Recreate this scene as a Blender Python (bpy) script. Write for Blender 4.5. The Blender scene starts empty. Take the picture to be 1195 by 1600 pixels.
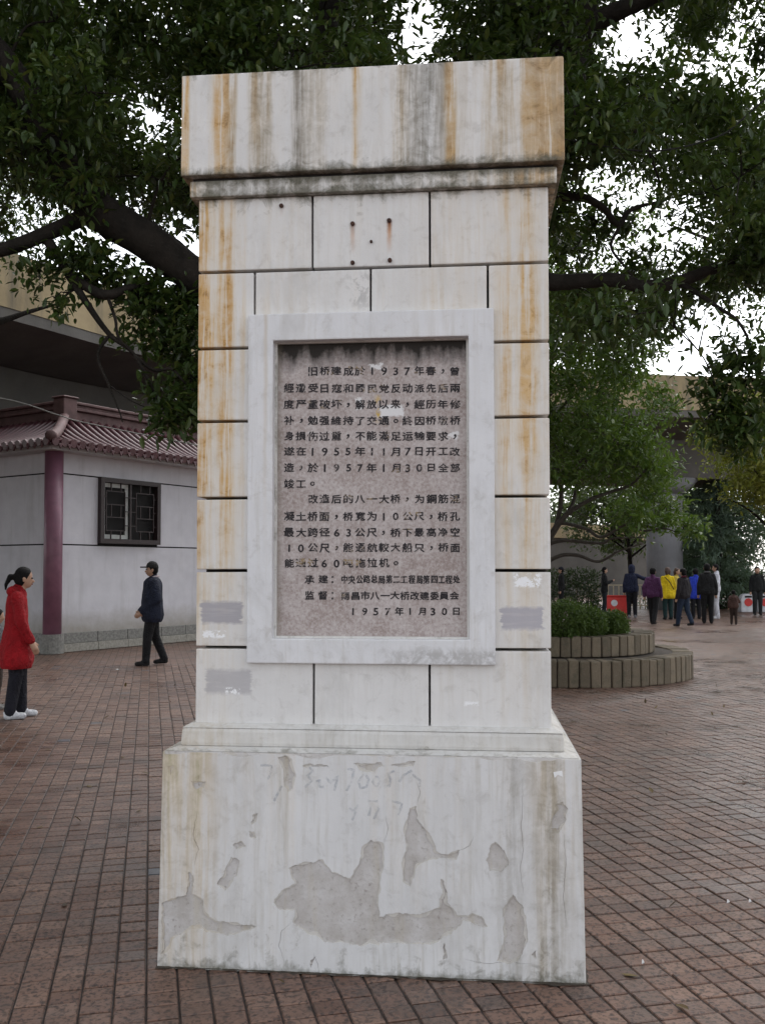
import bpy, bmesh, math, random
import numpy as np
from mathutils import Vector, Matrix, geometry
from mathutils import noise as mnoise

SC = bpy.context.scene
COL = SC.collection
R = math.radians
random.seed(11)
RNG = np.random.default_rng(7)

# ------------------------------------------------------------------ camera, sky, sun, exposure
F, EYE, PITCH, HOR = 1450.0, 1.57, 0.0361, 890.0
SH = HOR - 800 - F * math.tan(PITCH)
cd = bpy.data.cameras.new('camera')
cam = bpy.data.objects.new('camera', cd); COL.objects.link(cam)
cam.location = (0, 0, EYE); cam.rotation_euler = (math.pi / 2 + PITCH, 0, 0)
cd.sensor_fit = 'VERTICAL'; cd.sensor_height = 36.0; cd.lens = F / 1600 * 36
cd.shift_y = SH / 1600; cd.clip_end = 3000
SC.camera = cam

W = bpy.data.worlds.new('World'); SC.world = W; W.use_nodes = True
wn = W.node_tree; wn.nodes.clear()
SUN_EL, SUN_AZ = 52.0, 28.0            # sun behind the cloud, beyond the trees
sky = wn.nodes.new('ShaderNodeTexSky'); sky.sky_type = 'NISHITA'; sky.sun_disc = False
sky.sun_elevation = R(SUN_EL); sky.sun_rotation = R(SUN_AZ)
sky.air_density = 1.0; sky.dust_density = 1.6; sky.ozone_density = 1.0
hs = wn.nodes.new('ShaderNodeHueSaturation'); hs.inputs['Saturation'].default_value = 0.20
bg = wn.nodes.new('ShaderNodeBackground'); bg.inputs['Strength'].default_value = 0.15
wo = wn.nodes.new('ShaderNodeOutputWorld')
wn.links.new(sky.outputs[0], hs.inputs['Color']); wn.links.new(hs.outputs[0], bg.inputs[0])
wn.links.new(bg.outputs[0], wo.inputs[0])
sl = bpy.data.lights.new('sun', 'SUN'); sl.energy = 0.5; sl.angle = R(60); sl.color = (1.0, 0.97, 0.93)
so = bpy.data.objects.new('sun', sl); COL.objects.link(so)
_a, _e = R(SUN_AZ), R(SUN_EL)
sdir = Vector((math.sin(_a) * math.cos(_e), math.cos(_a) * math.cos(_e), math.sin(_e)))
so.rotation_euler = sdir.to_track_quat('Z', 'Y').to_euler()
vs = SC.view_settings
vs.view_transform = 'Standard'; vs.look = 'None'; vs.gamma = 1.0; vs.use_curve_mapping = False
vs.exposure = 1.32

# ------------------------------------------------------------------ helpers
CP, SP = math.cos(PITCH), math.sin(PITCH)
def ray(px, py):
    v = (800 + SH - py) / F
    return Vector(((px - 597.5) / F, CP - v * SP, SP + v * CP))
def at(px, py, d):
    r = ray(px, py); return Vector((0, 0, EYE)) + r * (d / r.y)
def on_ground(px, py):
    r = ray(px, py); return Vector((0, 0, EYE)) + r * (-EYE / r.z)
def on_plane(px, py, p0, n):
    r = ray(px, py); c = Vector((0, 0, EYE)); return c + r * ((p0 - c).dot(n) / r.dot(n))

def tag(o, label=None, cat=None, group=None, kind=None):
    if label: o['label'] = label
    if cat: o['category'] = cat
    if group: o['group'] = group
    if kind: o['kind'] = kind
    return o
def empty(name, loc=(0, 0, 0), rz=0.0, **k):
    o = bpy.data.objects.new(name, None); COL.objects.link(o)
    o.location = loc; o.rotation_euler = (0, 0, rz); o.empty_display_size = 0.1
    return tag(o, **k)
def link_mesh(name, me, mats, parent=None, smooth=False):
    o = bpy.data.objects.new(name, me); COL.objects.link(o)
    if mats is not None:
        for m in (mats if isinstance(mats, (list, tuple)) else [mats]):
            if len(me.materials) < (len(mats) if isinstance(mats, (list, tuple)) else 1): me.materials.append(m)
    if smooth: me.polygons.foreach_set('use_smooth', [True] * len(me.polygons))
    if parent: o.parent = parent
    return o

class MB:
    def __init__(s): s.v = []; s.f = []; s.m = []
    def add(s, vs, fs, m=0):
        b = len(s.v); s.v += [tuple(p) for p in vs]; s.f += [tuple(b + i for i in f) for f in fs]; s.m += [m] * len(fs)
    def box(s, x0, x1, y0, y1, z0, z1, M=None, m=0):
        p = [Vector((x, y, z)) for z in (z0, z1) for y in (y0, y1) for x in (x0, x1)]
        if M is not None: p = [M @ q for q in p]
        s.add(p, [(0, 2, 3, 1), (4, 5, 7, 6), (0, 1, 5, 4), (2, 6, 7, 3), (0, 4, 6, 2), (1, 3, 7, 5)], m)
    def tube(s, path, rad, n=8, cap=True, m=0, jit=0.0):
        path = [Vector(p) for p in path]; rings = []
        ref = Vector((0.13, 0.21, 1)).normalized()
        for i, p in enumerate(path):
            t = (path[min(i + 1, len(path) - 1)] - path[max(i - 1, 0)])
            t = t.normalized() if t.length > 1e-9 else Vector((0, 0, 1))
            if abs(t.dot(ref)) > 0.95: ref = Vector((1, 0.2, 0.1)).normalized()
            a = (ref - t * ref.dot(t)).normalized(); b = t.cross(a); ref = a
            r = rad[i] if isinstance(rad, (list, tuple)) else rad
            rings.append([p + (a * math.cos(2 * math.pi * k / n) + b * math.sin(2 * math.pi * k / n)) * r * (1 + jit * random.uniform(-1, 1)) for k in range(n)])
            ref = ref
        vs = [q for r_ in rings for q in r_]; fs = []
        for i in range(len(path) - 1):
            for k in range(n):
                fs.append((i * n + k, i * n + (k + 1) % n, (i + 1) * n + (k + 1) % n, (i + 1) * n + k))
        if cap:
            fs.append(tuple(range(n))[::-1]); fs.append(tuple((len(path) - 1) * n + k for k in range(n)))
        s.add(vs, fs, m)
    def capsule(s, a, b, ra, rb, n=12, flat=(1, 1, 1)):
        a, b = Vector(a), Vector(b); t = b - a
        t = t.normalized() if t.length > 1e-6 else Vector((0, 0, 1))
        path, rad = [], []
        for k in range(5):
            q = math.pi / 2 * (k / 4.0); path.append(a - t * ra * math.cos(q)); rad.append(max(ra * math.sin(q), ra * 0.02))
        for k in range(5):
            q = math.pi / 2 * (k / 4.0); path.append(b + t * rb * math.sin(q)); rad.append(max(rb * math.cos(q), rb * 0.02))
        b0 = len(s.v); s.tube(path, rad, n)
        if flat != (1, 1, 1):
            c = (a + b) / 2
            for i in range(b0, len(s.v)):
                p = Vector(s.v[i]) - c; s.v[i] = (c.x + p.x * flat[0], c.y + p.y * flat[1], c.z + p.z * flat[2])
    def prism(s, poly, z0, z1, m=0):
        n = len(poly)
        vs = [(x, y, z0) for x, y in poly] + [(x, y, z1) for x, y in poly]
        fs = [tuple(range(n))[::-1], tuple(range(n, 2 * n))] + [(i, (i + 1) % n, n + (i + 1) % n, n + i) for i in range(n)]
        s.add(vs, fs, m)
    def mesh(s, name):
        me = bpy.data.meshes.new(name); me.from_pydata(s.v, [], s.f)
        if any(s.m): me.polygons.foreach_set('material_index', s.m)
        me.update(); return me
    def build(s, name, mats, parent=None, smooth=False, bevel=0.0, seg=2, sub=0, wob=0.0, wscale=8.0):
        me = s.mesh(name)
        if bevel or sub or wob:
            bm = bmesh.new(); bm.from_mesh(me)
            if sub: bmesh.ops.subdivide_edges(bm, edges=[e for e in bm.edges], cuts=sub, use_grid_fill=True)
            if bevel:
                sh = [e for e in bm.edges if len(e.link_faces) == 2 and e.calc_face_angle(0) > 0.5]
                bmesh.ops.bevel(bm, geom=sh, offset=bevel, segments=seg, profile=0.6, affect='EDGES', clamp_overlap=True)
            if wob:
                for v in bm.verts: v.co += mnoise.noise_vector(v.co * wscale) * wob
            bm.to_mesh(me); bm.free()
        return link_mesh(name, me, mats, parent, smooth)

def arr_mesh(name, V, Q):
    me = bpy.data.meshes.new(name); V = np.asarray(V, np.float32).reshape(-1, 3); Q = np.asarray(Q, np.int32)
    me.vertices.add(len(V)); me.vertices.foreach_set('co', V.ravel())
    n, k = Q.shape
    me.loops.add(n * k); me.loops.foreach_set('vertex_index', Q.ravel())
    me.polygons.add(n); me.polygons.foreach_set('loop_start', np.arange(n, dtype=np.int32) * k)
    me.polygons.foreach_set('loop_total', np.full(n, k, np.int32))
    me.update(calc_edges=True); me.shade_flat(); return me

# ------------------------------------------------------------------ node helper
class G:
    def __init__(s, name):
        s.mat = bpy.data.materials.new(name); s.mat.use_nodes = True
        s.nt = s.mat.node_tree; s.nt.nodes.clear()
        s.out = s.nt.nodes.new('ShaderNodeOutputMaterial')
    def n(s, t, **k):
        nd = s.nt.nodes.new('ShaderNode' + t)
        for a, b in k.items(): setattr(nd, a, b)
        return nd
    def set(s, sock, v):
        if isinstance(v, bpy.types.NodeSocket): s.nt.links.new(v, sock)
        elif v is not None:
            if isinstance(v, (tuple, list)) and len(v) == 3 and sock.type == 'RGBA': v = (*v, 1)
            sock.default_value = v
    def math(s, op, a, b=0.0, c=0.0, clamp=False):
        nd = s.n('Math', operation=op, use_clamp=clamp)
        s.set(nd.inputs[0], a); s.set(nd.inputs[1], b); s.set(nd.inputs[2], c); return nd.outputs[0]
    def mul(s, a, b): return s.math('MULTIPLY', a, b)
    def addc(s, a, b): return s.math('ADD', a, b, clamp=True)
    def mr(s, v, a, b, c=0.0, d=1.0, smooth=False):
        nd = s.n('MapRange', clamp=True, interpolation_type='SMOOTHSTEP' if smooth else 'LINEAR')
        s.set(nd.inputs[0], v)
        for i, q in enumerate((a, b, c, d)): s.set(nd.inputs[i + 1], q)
        return nd.outputs[0]
    def mix(s, f, a, b, mode='MIX'):
        nd = s.n('Mix', data_type='RGBA', blend_type=mode, clamp_factor=True)
        s.set(nd.inputs[0], f); s.set(nd.inputs[6], a); s.set(nd.inputs[7], b); return nd.outputs[2]
    def coord(s, obj=None, kind='Object'):
        nd = s.n('TexCoord')
        if obj: nd.object = obj
        return nd.outputs[kind]
    def map(s, vec, scale=(1, 1, 1), rot=(0, 0, 0), loc=(0, 0, 0)):
        nd = s.n('Mapping'); s.set(nd.inputs[0], vec)
        nd.inputs['Scale'].default_value = scale; nd.inputs['Rotation'].default_value = rot; nd.inputs['Location'].default_value = loc
        return nd.outputs[0]
    def noise(s, vec, scale=5.0, detail=4.0, rough=0.55, dist=0.0, col=False):
        nd = s.n('TexNoise'); s.set(nd.inputs['Vector'], vec)
        nd.inputs['Scale'].default_value = scale; nd.inputs['Detail'].default_value = detail
        nd.inputs['Roughness'].default_value = rough; nd.inputs['Distortion'].default_value = dist
        return nd.outputs['Color' if col else 'Fac']
    def sep(s, v):
        nd = s.n('SeparateXYZ'); s.set(nd.inputs[0], v); return nd.outputs
    def comb(s, x, y, z):
        nd = s.n('CombineXYZ'); s.set(nd.inputs[0], x); s.set(nd.inputs[1], y); s.set(nd.inputs[2], z); return nd.outputs[0]
    def ramp(s, f, stops, interp='LINEAR'):
        nd = s.n('ValToRGB'); cr = nd.color_ramp; cr.interpolation = interp; s.set(nd.inputs[0], f)
        while len(cr.elements) < len(stops): cr.elements.new(0.5)
        for e, (p, c) in zip(cr.elements, stops):
            e.position = p; e.color = (*c, 1) if isinstance(c, (tuple, list)) else (c, c, c, 1)
        return nd.outputs[0]
    def rect(s, u, z, u0, u1, z0, z1, su, sz):
        a = s.mul(s.mr(u, u0 - su, u0 + su), s.mr(u, u1 - su, u1 + su, 1, 0))
        b = s.mul(s.mr(z, z0 - sz, z0 + sz), s.mr(z, z1 - sz, z1 + sz, 1, 0))
        return s.mul(a, b)
    def bump(s, h, strength=0.3, dist=0.01):
        nd = s.n('Bump'); s.set(nd.inputs['Height'], h)
        nd.inputs['Strength'].default_value = strength; nd.inputs['Distance'].default_value = dist; return nd.outputs[0]
    def bsdf(s, col, rough=0.6, normal=None, metal=0.0, spec=0.5, **k):
        nd = s.n('BsdfPrincipled'); s.set(nd.inputs['Base Color'], col); s.set(nd.inputs['Roughness'], rough)
        s.set(nd.inputs['Metallic'], metal); s.set(nd.inputs['Specular IOR Level'], spec)
        if normal is not None: s.set(nd.inputs['Normal'], normal)
        for a, b in k.items(): s.set(nd.inputs[a], b)
        return nd.outputs[0]
    def done(s, sh):
        s.nt.links.new(sh, s.out.inputs['Surface']); return s.mat

def simple(name, col, rough=0.6, var=0.25, scale=12.0, bump=0.1, metal=0.0, spec=0.5, bdist=0.01):
    g = G(name); c = g.coord()
    a = g.noise(c, scale, 5); b = g.noise(c, scale * 6, 3)
    lo = tuple(x * (1 - var) for x in col); hi = tuple(min(1, x * (1 + var)) for x in col)
    k = g.mix(g.mr(a, .3, .7), lo, hi)
    return g.done(g.bsdf(k, rough, g.bump(b, bump, bdist), metal, spec))

# ------------------------------------------------------------------ PAVEMENT
VPX = 235.0
da = Vector(((VPX - 597.5) / F, 1, 0)).normalized(); db = Vector((da.y, -da.x, 0))
PA, PB = 0.106, 0.116
PANG = math.atan2(db.y, db.x)

def paver_material(name, sheet):
    g = G(name)
    geo = g.n('NewGeometry'); pos = geo.outputs['Position']
    rot = g.map(pos, rot=(0, 0, -PANG))
    sx = g.sep(rot)
    if sheet:
        bx = g.math('DIVIDE', sx[0], PB); by = g.math('DIVIDE', sx[1], PA)
        cell = g.comb(g.math('FLOOR', bx), g.math('FLOOR', by), 0.0)
        wn_ = g.n('TexWhiteNoise', noise_dimensions='2D'); g.set(wn_.inputs['Vector'], cell); rnd = wn_.outputs['Value']
        fx = g.math('ABSOLUTE', g.math('SUBTRACT', g.math('FRACT', bx), 0.5)); fy = g.math('ABSOLUTE', g.math('SUBTRACT', g.math('FRACT', by), 0.5))
        joint = g.math('MAXIMUM', g.mr(fx, .455, .49), g.mul(g.mr(fy, .465, .49), .75))
    else:
        oi = g.n('ObjectInfo'); rnd = g.math('FRACT', g.math('ADD', geo.outputs['Random Per Island'], oi.outputs['Random']))
        joint = None
    big = g.noise(pos, 0.45, 3, .5); mid = g.noise(pos, 2.3, 4, .6)
    blot = g.noise(pos, 52, 3, .6, .5); fine = g.noise(pos, 190, 3, .6)
    col = g.ramp(rnd, [(0, (.110, .058, .040)), (.3, (.175, .098, .068)), (.6, (.145, .084, .060)), (.85, (.215, .128, .090)), (1, (.105, .070, .055))])
    col = g.mix(g.mr(blot, .50, .60, 0, .78), col, (.030, .020, .017))
    col = g.mix(g.mr(fine, .5, .75, 0, .25), col, (.28, .19, .15))
    col = g.mix(g.mr(mid, .48, .70, 0, .6), col, (.060, .046, .038))
    col = g.mix(g.mr(g.noise(pos, 9, 5, .7), .56, .70, 0, .55), col, (.045, .036, .030))
    one = g.math('GREATER_THAN', rnd, 0.997)
    col = g.mix(one, col, (.085, .088, .098))
    wet = g.math('ADD', g.mul(big, .65), g.mul(mid, .35))
    rough = g.mr(wet, .42, .64, .58, .18)
    rough = g.math('ADD', rough, g.mul(g.math('SUBTRACT', blot, .5), .22), clamp=True)
    vo = g.n('TexVoronoi'); g.set(vo.inputs['Vector'], rot); vo.inputs['Scale'].default_value = 34; vo.inputs['Randomness'].default_value = .75
    dim = g.mr(g.math('ADD', vo.outputs['Distance'], g.mul(g.math('SUBTRACT', fine, .5), .35)), .40, .18)      # embossed dimples holding dirt
    dim = g.mul(dim, g.mr(mid, .35, .6, 1, .45))
    col = g.mix(g.mul(dim, .85), col, (.030, .019, .015))
    h = g.math('SUBTRACT', g.math('ADD', g.mul(blot, .7), g.mul(fine, .3)), g.mul(dim, .8))
    if joint is not None:
        col = g.mix(joint, col, (.022, .017, .015)); rough = g.math('ADD', rough, g.mul(joint, .3), clamp=True)
        h = g.math('SUBTRACT', h, g.mul(joint, 1.2))
    return g.done(g.bsdf(col, rough, g.bump(h, .4, .004), spec=.42))

M_sheet = paver_material('wet_brick_paving', True)
M_paver = paver_material('wet_brick_paver', False)
mb = MB(); S = 900
mb.add([(-S, -60, -.008), (S, -60, -.008), (S, S, -.008), (-S, S, -.008)], [(0, 1, 2, 3)])
pavement = mb.build('pavement', M_sheet); tag(pavement, 'wet reddish brown brick paving of the square', 'pavement', kind='structure')

jb, ja = 0.0095, 0.0075
def paver_shape(w, d, h=.012, c=.0035):
    x, y = w / 2, d / 2
    V = [(-x, -y, -h), (x, -y, -h), (x, y, -h), (-x, y, -h), (-x, -y, -c), (x, -y, -c), (x, y, -c), (-x, y, -c),
         (-x + c, -y + c, 0), (x - c, -y + c, 0), (x - c, y - c, 0), (-x + c, y - c, 0)]
    Fc = [(8, 9, 10, 11)] + [(0 + i, (i + 1) % 4, 4 + (i + 1) % 4, 4 + i) for i in range(4)] + [(4 + i, 4 + (i + 1) % 4, 8 + (i + 1) % 4, 8 + i) for i in range(4)]
    return np.array(V, np.float32), np.array(Fc, np.int32)
PV, PF = paver_shape(PB - jb, PA - ja)
pm = bpy.data.meshes.new('paver'); pm.from_pydata([tuple(map(float, v)) for v in PV], [], [tuple(map(int, f)) for f in PF]); pm.materials.append(M_paver); pm.update()
cells = []
for i in range(-80, 100):
    for j in range(4, 195):
        u, v = (i + .5) * PB, (j + .5) * PA
        p = db * u + da * v
        if 1.2 < p.y < 15.5 and abs(p.x) < 3.2 + p.y * .62: cells.append((p.x, p.y))
cells = np.array(cells)
# monument footprint left clear; nearest visible pieces become objects of their own
TH = 0.0949; MX, MY = -0.0495, 3.765
lx = (cells[:, 0] - MX) * math.cos(TH) - (cells[:, 1] - MY) * math.sin(TH)
ly = (cells[:, 0] - MX) * math.sin(TH) + (cells[:, 1] - MY) * math.cos(TH)
keep = ~((np.abs(lx) < .74) & (ly > -.02) & (ly < 1.46)); cells = cells[keep]; lx = lx[keep]; ly = ly[keep]
infr = (np.abs(cells[:, 0] / cells[:, 1]) < .415) & (cells[:, 1] > 3.22) & ~((np.abs(lx) < .86) & (ly > -.13))
beh = (ly > 0) & (cells[:, 0] / cells[:, 1] < .212) & (cells[:, 0] / cells[:, 1] > -.235)
score = np.where(infr & ~beh, cells[:, 1], 1e9)
order = np.argsort(score); near, rest = order[:300], order[300:]
for k in near:
    o = bpy.data.objects.new('paver', pm); COL.objects.link(o); o.parent = pavement
    o.location = (cells[k, 0], cells[k, 1], RNG.uniform(-.004, .0015)); o.rotation_euler = (RNG.normal(0, .010), RNG.normal(0, .010), PANG + RNG.normal(0, .006))
n = len(rest); ang = PANG + RNG.normal(0, .006, n); c_, s_ = np.cos(ang)[:, None], np.sin(ang)[:, None]
tx, ty = RNG.normal(0, .010, n)[:, None], RNG.normal(0, .010, n)[:, None]
VX = cells[rest, 0][:, None] + PV[None, :, 0] * c_ - PV[None, :, 1] * s_
VY = cells[rest, 1][:, None] + PV[None, :, 0] * s_ + PV[None, :, 1] * c_
VZ = PV[None, :, 2] + RNG.uniform(-.004, .0015, n)[:, None] + PV[None, :, 0] * tx + PV[None, :, 1] * ty
V = np.stack([VX, VY, VZ], -1); Q = (PF[None] + (np.arange(n) * len(PV))[:, None, None]).reshape(-1, 4)
o = link_mesh('paving_bricks', arr_mesh('paving_bricks', V, Q), M_paver, pavement); o['kind'] = 'stuff'

# ------------------------------------------------------------------ MONUMENT
mon = empty('stone_monument', (MX, MY, 0), -TH, label='tall white stone pillar with a recessed inscribed plaque and rust streaks', cat='monument')
M_loc = Matrix.Translation((MX, MY, 0)) @ Matrix.Rotation(-TH, 4, 'Z'); M_inv = M_loc.inverted()
NF = M_loc.to_3x3() @ Vector((0, -1, 0))
def face(px, py, y=0.0):
    q = M_inv @ on_plane(px, py, M_loc @ Vector((0, y, 0)), NF); return q.x, q.z

def plaster(name, u0, u1, prof, zr, mould, base=(.69, .68, .67), orange=(.50, .285, .09), amb=.35, extra=None, rough=.75, dirt=.25):
    """whitewashed render with rust and algae run-off; all in the monument's own coordinates"""
    g = G(name); c = g.coord(mon); s = g.sep(c); u, z = s[0], s[2]
    wob = g.noise(g.map(c, (3, 3, 1.2)), 3.0, 3)
    uw = g.math('ADD', u, g.mul(g.math('SUBTRACT', wob, .5), .02))
    cw = g.comb(g.math('ADD', u, g.mul(g.math('SUBTRACT', g.noise(g.map(c, (9, 9, 2.2)), 1.0, 3), .5), .028)), s[1], z)
    st1 = g.noise(g.map(cw, (13, 13, .7)), 1.0, 4, .6); st2 = g.noise(g.map(cw, (44, 44, 2.0)), 1.0, 5, .65)
    mot = g.noise(c, 5.0, 5, .6); gr = g.noise(c, 70.0, 4, .65); pat = g.noise(c, 16.0, 5, .7, .5)
    oi = g.n('ObjectInfo').outputs['Random']
    P = g.ramp(g.mr(uw, u0, u1), prof); nd = g.n('SeparateColor'); g.set(nd.inputs[0], P); pr, pg, pb = nd.outputs[:3]
    zk = g.ramp(g.mr(z, zr[0], zr[1]), zr[2])
    nd = g.n('SeparateColor'); g.set(nd.inputs[0], zk); zo = nd.outputs[0]
    col = g.mix(g.mr(mot, .3, .7), tuple(x * .93 for x in base), tuple(min(.86, x * 1.05) for x in base))
    col = g.mix(g.mul(g.mr(st2, .48, .72, 0, dirt * 1.3), g.mr(mot, .42, .62, .15, 1)), col, (.40, .37, .31))
    col = g.mix(g.mul(g.mr(pat, .54, .70), .38), col, (.42, .40, .38))
    smu = g.noise(g.map(cw, (4.5, 4.5, 1.6)), 1.0, 6, .72, .4); col = g.mix(g.mr(smu, .52, .70, 0, .34), col, (.36, .345, .32))
    og = g.mul(g.mul(pr, g.mr(st2, .34, .58, .30, 1.7)), zo)
    og = g.math('ADD', og, g.mul(g.mr(st1, .53, .72, 0, amb), zo), clamp=True)
    og = g.mul(g.mul(og, g.mr(oi, 0, 1, .92, 1.06)), g.mr(g.math('ADD', g.mul(pat, .5), g.mul(mot, .5)), .38, .60, .62, 1.08))
    oc = g.mix(g.mr(st1, .35, .65), orange, tuple(x * y for x, y in zip(orange, (1.25, 1.4, 1.8))))
    oc = g.mix(g.mr(og, .4, .9), (.62, .46, .25), oc)
    oc = g.mix(g.mul(g.mr(pat, .54, .68, 0, .7), g.mr(og, .75, 1.0)), oc, (.20, .105, .04))
    col = g.mix(g.mul(og, .96), col, oc)
    gy = g.mul(pg, g.mr(g.math('ADD', g.mul(pat, .6), g.mul(st2, .4)), .42, .60, .12, 1.0))
    col = g.mix(gy, col, (.20, .185, .15))
    mk = g.ramp(g.mr(z, mould[0], mould[1]), mould[2]); nd = g.n('SeparateColor'); g.set(nd.inputs[0], mk)
    mm = g.math('ADD', nd.outputs[0], g.mul(g.math('SUBTRACT', g.math('ADD', g.mul(pat, .55), g.mul(st1, .45)), .5), 2.6), clamp=False)
    mm = g.mul(g.mr(mm, .30, .80), g.mr(nd.outputs[0], 0, .15))
    col = g.mix(g.mul(mm, .88), col, g.mix(g.mr(gr, .4, .6), (.085, .085, .060), (.16, .15, .115)))
    col = g.mix(g.mul(pb, g.mr(st2, .38, .52)), col, (.07, .058, .042))
    if extra: col = extra(g, c, u, z, col, pat, gr)
    col = g.mix(g.mr(gr, .62, .8, 0, .25), col, (.30, .28, .25))
    return g.done(g.bsdf(col, rough, g.bump(g.math('ADD', g.mul(gr, .6), g.mul(pat, .6)), .28, .004), spec=.3))

def pf(*a): return [(p, (o, gg, d)) for p, o, gg, d in a]
WC, WM, WS, WP, WB, WG = .7811, .7521, .721, .769, .8248, .8357
ZC1, ZC0, ZM1, ZM0 = 3.6191, 3.1961, 3.1841, 3.1164
cap_prof = pf((0, .9, 0, 0), (.016, .75, 0, 0), (.024, .05, 0, 0), (.07, .08, 0, 0), (.09, .5, 0, 0), (.115, .85, .1, 0), (.14, .7, .25, .3), (.152, .05, 0, 0),
              (.178, .05, 0, 0), (.19, .55, .5, .1), (.235, .42, .6, .1), (.255, .05, .05, 0), (.295, 0, .05, 0), (.312, .25, .75, .5), (.335, .2, .5, .05), (.38, .22, .35, 0), (.40, .02, .05, 0),
              (.452, .05, .1, 0), (.464, .7, .15, 0), (.485, .05, .02, 0), (.55, .03, .05, 0), (.575, .55, .6, .1), (.61, .15, .55, .2), (.655, 0, .85, .15), (.69, .2, .4, .3),
              (.708, .95, .3, .1), (.735, .15, .1, .05), (.79, .1, .02, 0), (.835, .6, .45, .1), (.885, .3, .2, 0), (.915, 1, .25, .15), (1, .95, .4, .2))
M_cap = plaster('cap_plaster', -WC, WC, cap_prof, (ZC0, ZC1, [(0, .85), (.5, 1), (1, .95)]), (ZC0, ZC1, [(0, .75), (.045, .5), (.13, .12), (.3, 0), (.9, 0), (.975, .25), (1, .5)]), amb=.18)
M_mould = plaster('moulding_plaster', -WM, WM, pf((0, .7, .2, 0), (.05, .1, .5, .1), (.3, .1, .7, .2), (.5, .05, .35, .1), (.6, .1, .5, 0), (.75, .2, .3, 0), (.88, .6, .3, .1), (1, .8, .3, .1)),
                  (ZM0, ZM1, [(0, .8), (1, .8)]), (ZM0, ZM1, [(0, .75), (.5, .40), (1, .85)]))
sh_prof = pf((0, .85, .05, 0), (.03, .75, .05, 0), (.05, .35, .05, 0), (.075, .8, .05, 0), (.095, .75, .05, 0), (.115, .15, 0, 0), (.135, .35, 0, 0), (.145, .05, 0, 0), (.2, .08, 0, 0),
             (.27, .12, 0, 0), (.36, .05, 0, 0), (.5, .04, 0, 0), (.6, .06, .03, 0), (.7, .2, .03, 0), (.78, .15, 0, 0), (.85, .2, 0, 0), (.88, .6, .05, 0), (.905, .25, 0, 0), (.93, .75, .08, 0), (.955, .6, .1, 0), (.985, .2, .05, 0), (1, .35, 0, 0))

def shaft_extra(g, c, u, z, col, pat, gr):
    d = g.noise(c, 30, 4, .7); dd = g.mul(g.math('SUBTRACT', d, .5), .03)
    br = g.noise(g.map(c, (6, 6, 70)), 1, 3, .6)
    uu = g.math('ADD', u, g.math('ADD', dd, g.mul(g.math('SUBTRACT', br, .5), .05))); zz = g.math('ADD', z, dd)
    for (a, b, e, f_, cc, k) in [((315, 940), (378, 974), .010, .012, (.36, .345, .37), .92), ((322, 1046), (392, 1084), .012, .014, (.40, .385, .40), .75), ((783, 949), (848, 984), .008, .010, (.40, .385, .42), .92)]:
        (ua, za), (ub, zb) = face(*a), face(*b)
        col = g.mix(g.mul(g.mul(g.rect(uu, zz, ua, ub, zb, za, e * .5, f_ * .6), g.mr(br, .3, .5, .72, 1)), k), col, cc)
    for (a, b) in [((803, 896), (846, 917)), ((352, 1074), (376, 1084)), ((318, 985), (352, 996)), ((724, 1096), (748, 1102))]:
        (ua, za), (ub, zb) = face(*a), face(*b)
        col = g.mix(g.mul(g.rect(uu, zz, ua, ub, zb, za, .004, .004), g.mr(d, .46, .50)), col, (.85, .85, .86))
    for px, py, ln, k in [(551, 350, .13, .6), (608, 345, .14, 1.0), (440, 322, .05, .25)]:
        u0, z0 = face(px, py)
        m_ = g.mul(g.mr(g.math('ABSOLUTE', g.math('SUBTRACT', g.math('ADD', u, g.mul(dd, .35)), u0)), .014, .003), g.mul(g.mr(z, z0 - ln, z0 - .005), g.mr(z, z0 + .012, z0 + .004)))
        col = g.mix(g.mul(m_, k), col, g.mix(g.mr(z, z0 - .05, z0), (.48, .20, .045), (.16, .05, .018)))
    u0, z0 = face(560, 455); m_ = g.mul(g.rect(uu, zz, u0 - .035, u0 + .045, z0 - .06, z0 + .07, .02, .02), g.mr(pat, .50, .56))
    return g.mix(g.mul(m_, .6), col, (.40, .39, .38))
M_shaft = plaster('shaft_plaster', -WS, WS, sh_prof, (.94, 3.12, [(0, .10), (.12, .2), (.25, .45), (.42, .75), (.6, .9), (.75, 1), (.86, .7), (1, .75)]),
                  (.94, 3.12, [(0, .05), (.03, 0), (.93, 0), (.97, .12), (.99, .35), (1, .6)]), extra=shaft_extra, amb=.22, dirt=.2)
def frame_extra(g, c, u, z, col, pat, gr):
    za, zb = face(600, 1008)[1], face(600, 1042)[1]; ua, ub = face(620, 1030)[0], face(755, 1030)[0]
    m_ = g.mul(g.mr(z, za, za - .03), g.mul(g.mr(u, ua - .1, ua + .05), g.mr(pat, .44, .58)))
    col = g.mix(g.mul(m_, .65), col, (.36, .35, .34))
    u0 = face(417, 700)[0]
    k = g.mul(g.mr(g.math('ABSOLUTE', g.math('SUBTRACT', g.math('ADD', u, g.mul(g.math('SUBTRACT', g.noise(c, 7, 3), .5), .02)), u0)), .012, .002), g.mr(z, 1.6, 2.4))
    return g.mix(g.mul(k, .4), col, (.50, .40, .28))
M_frame = plaster('frame_plaster', -WS, WS, pf((0, 0, 0, 0), (.3, .1, 0, 0), (.7, .12, 0, 0), (1, 0, 0, 0)), (1.2, 2.6, [(0, .1), (1, .25)]), (1.15, 2.7, [(0, .15), (.03, 0), (1, 0)]),
                  base=(.68, .68, .695), amb=.16, extra=frame_extra, dirt=.3)
PY = .026   # depth of the plaque face behind the shaft face
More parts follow.
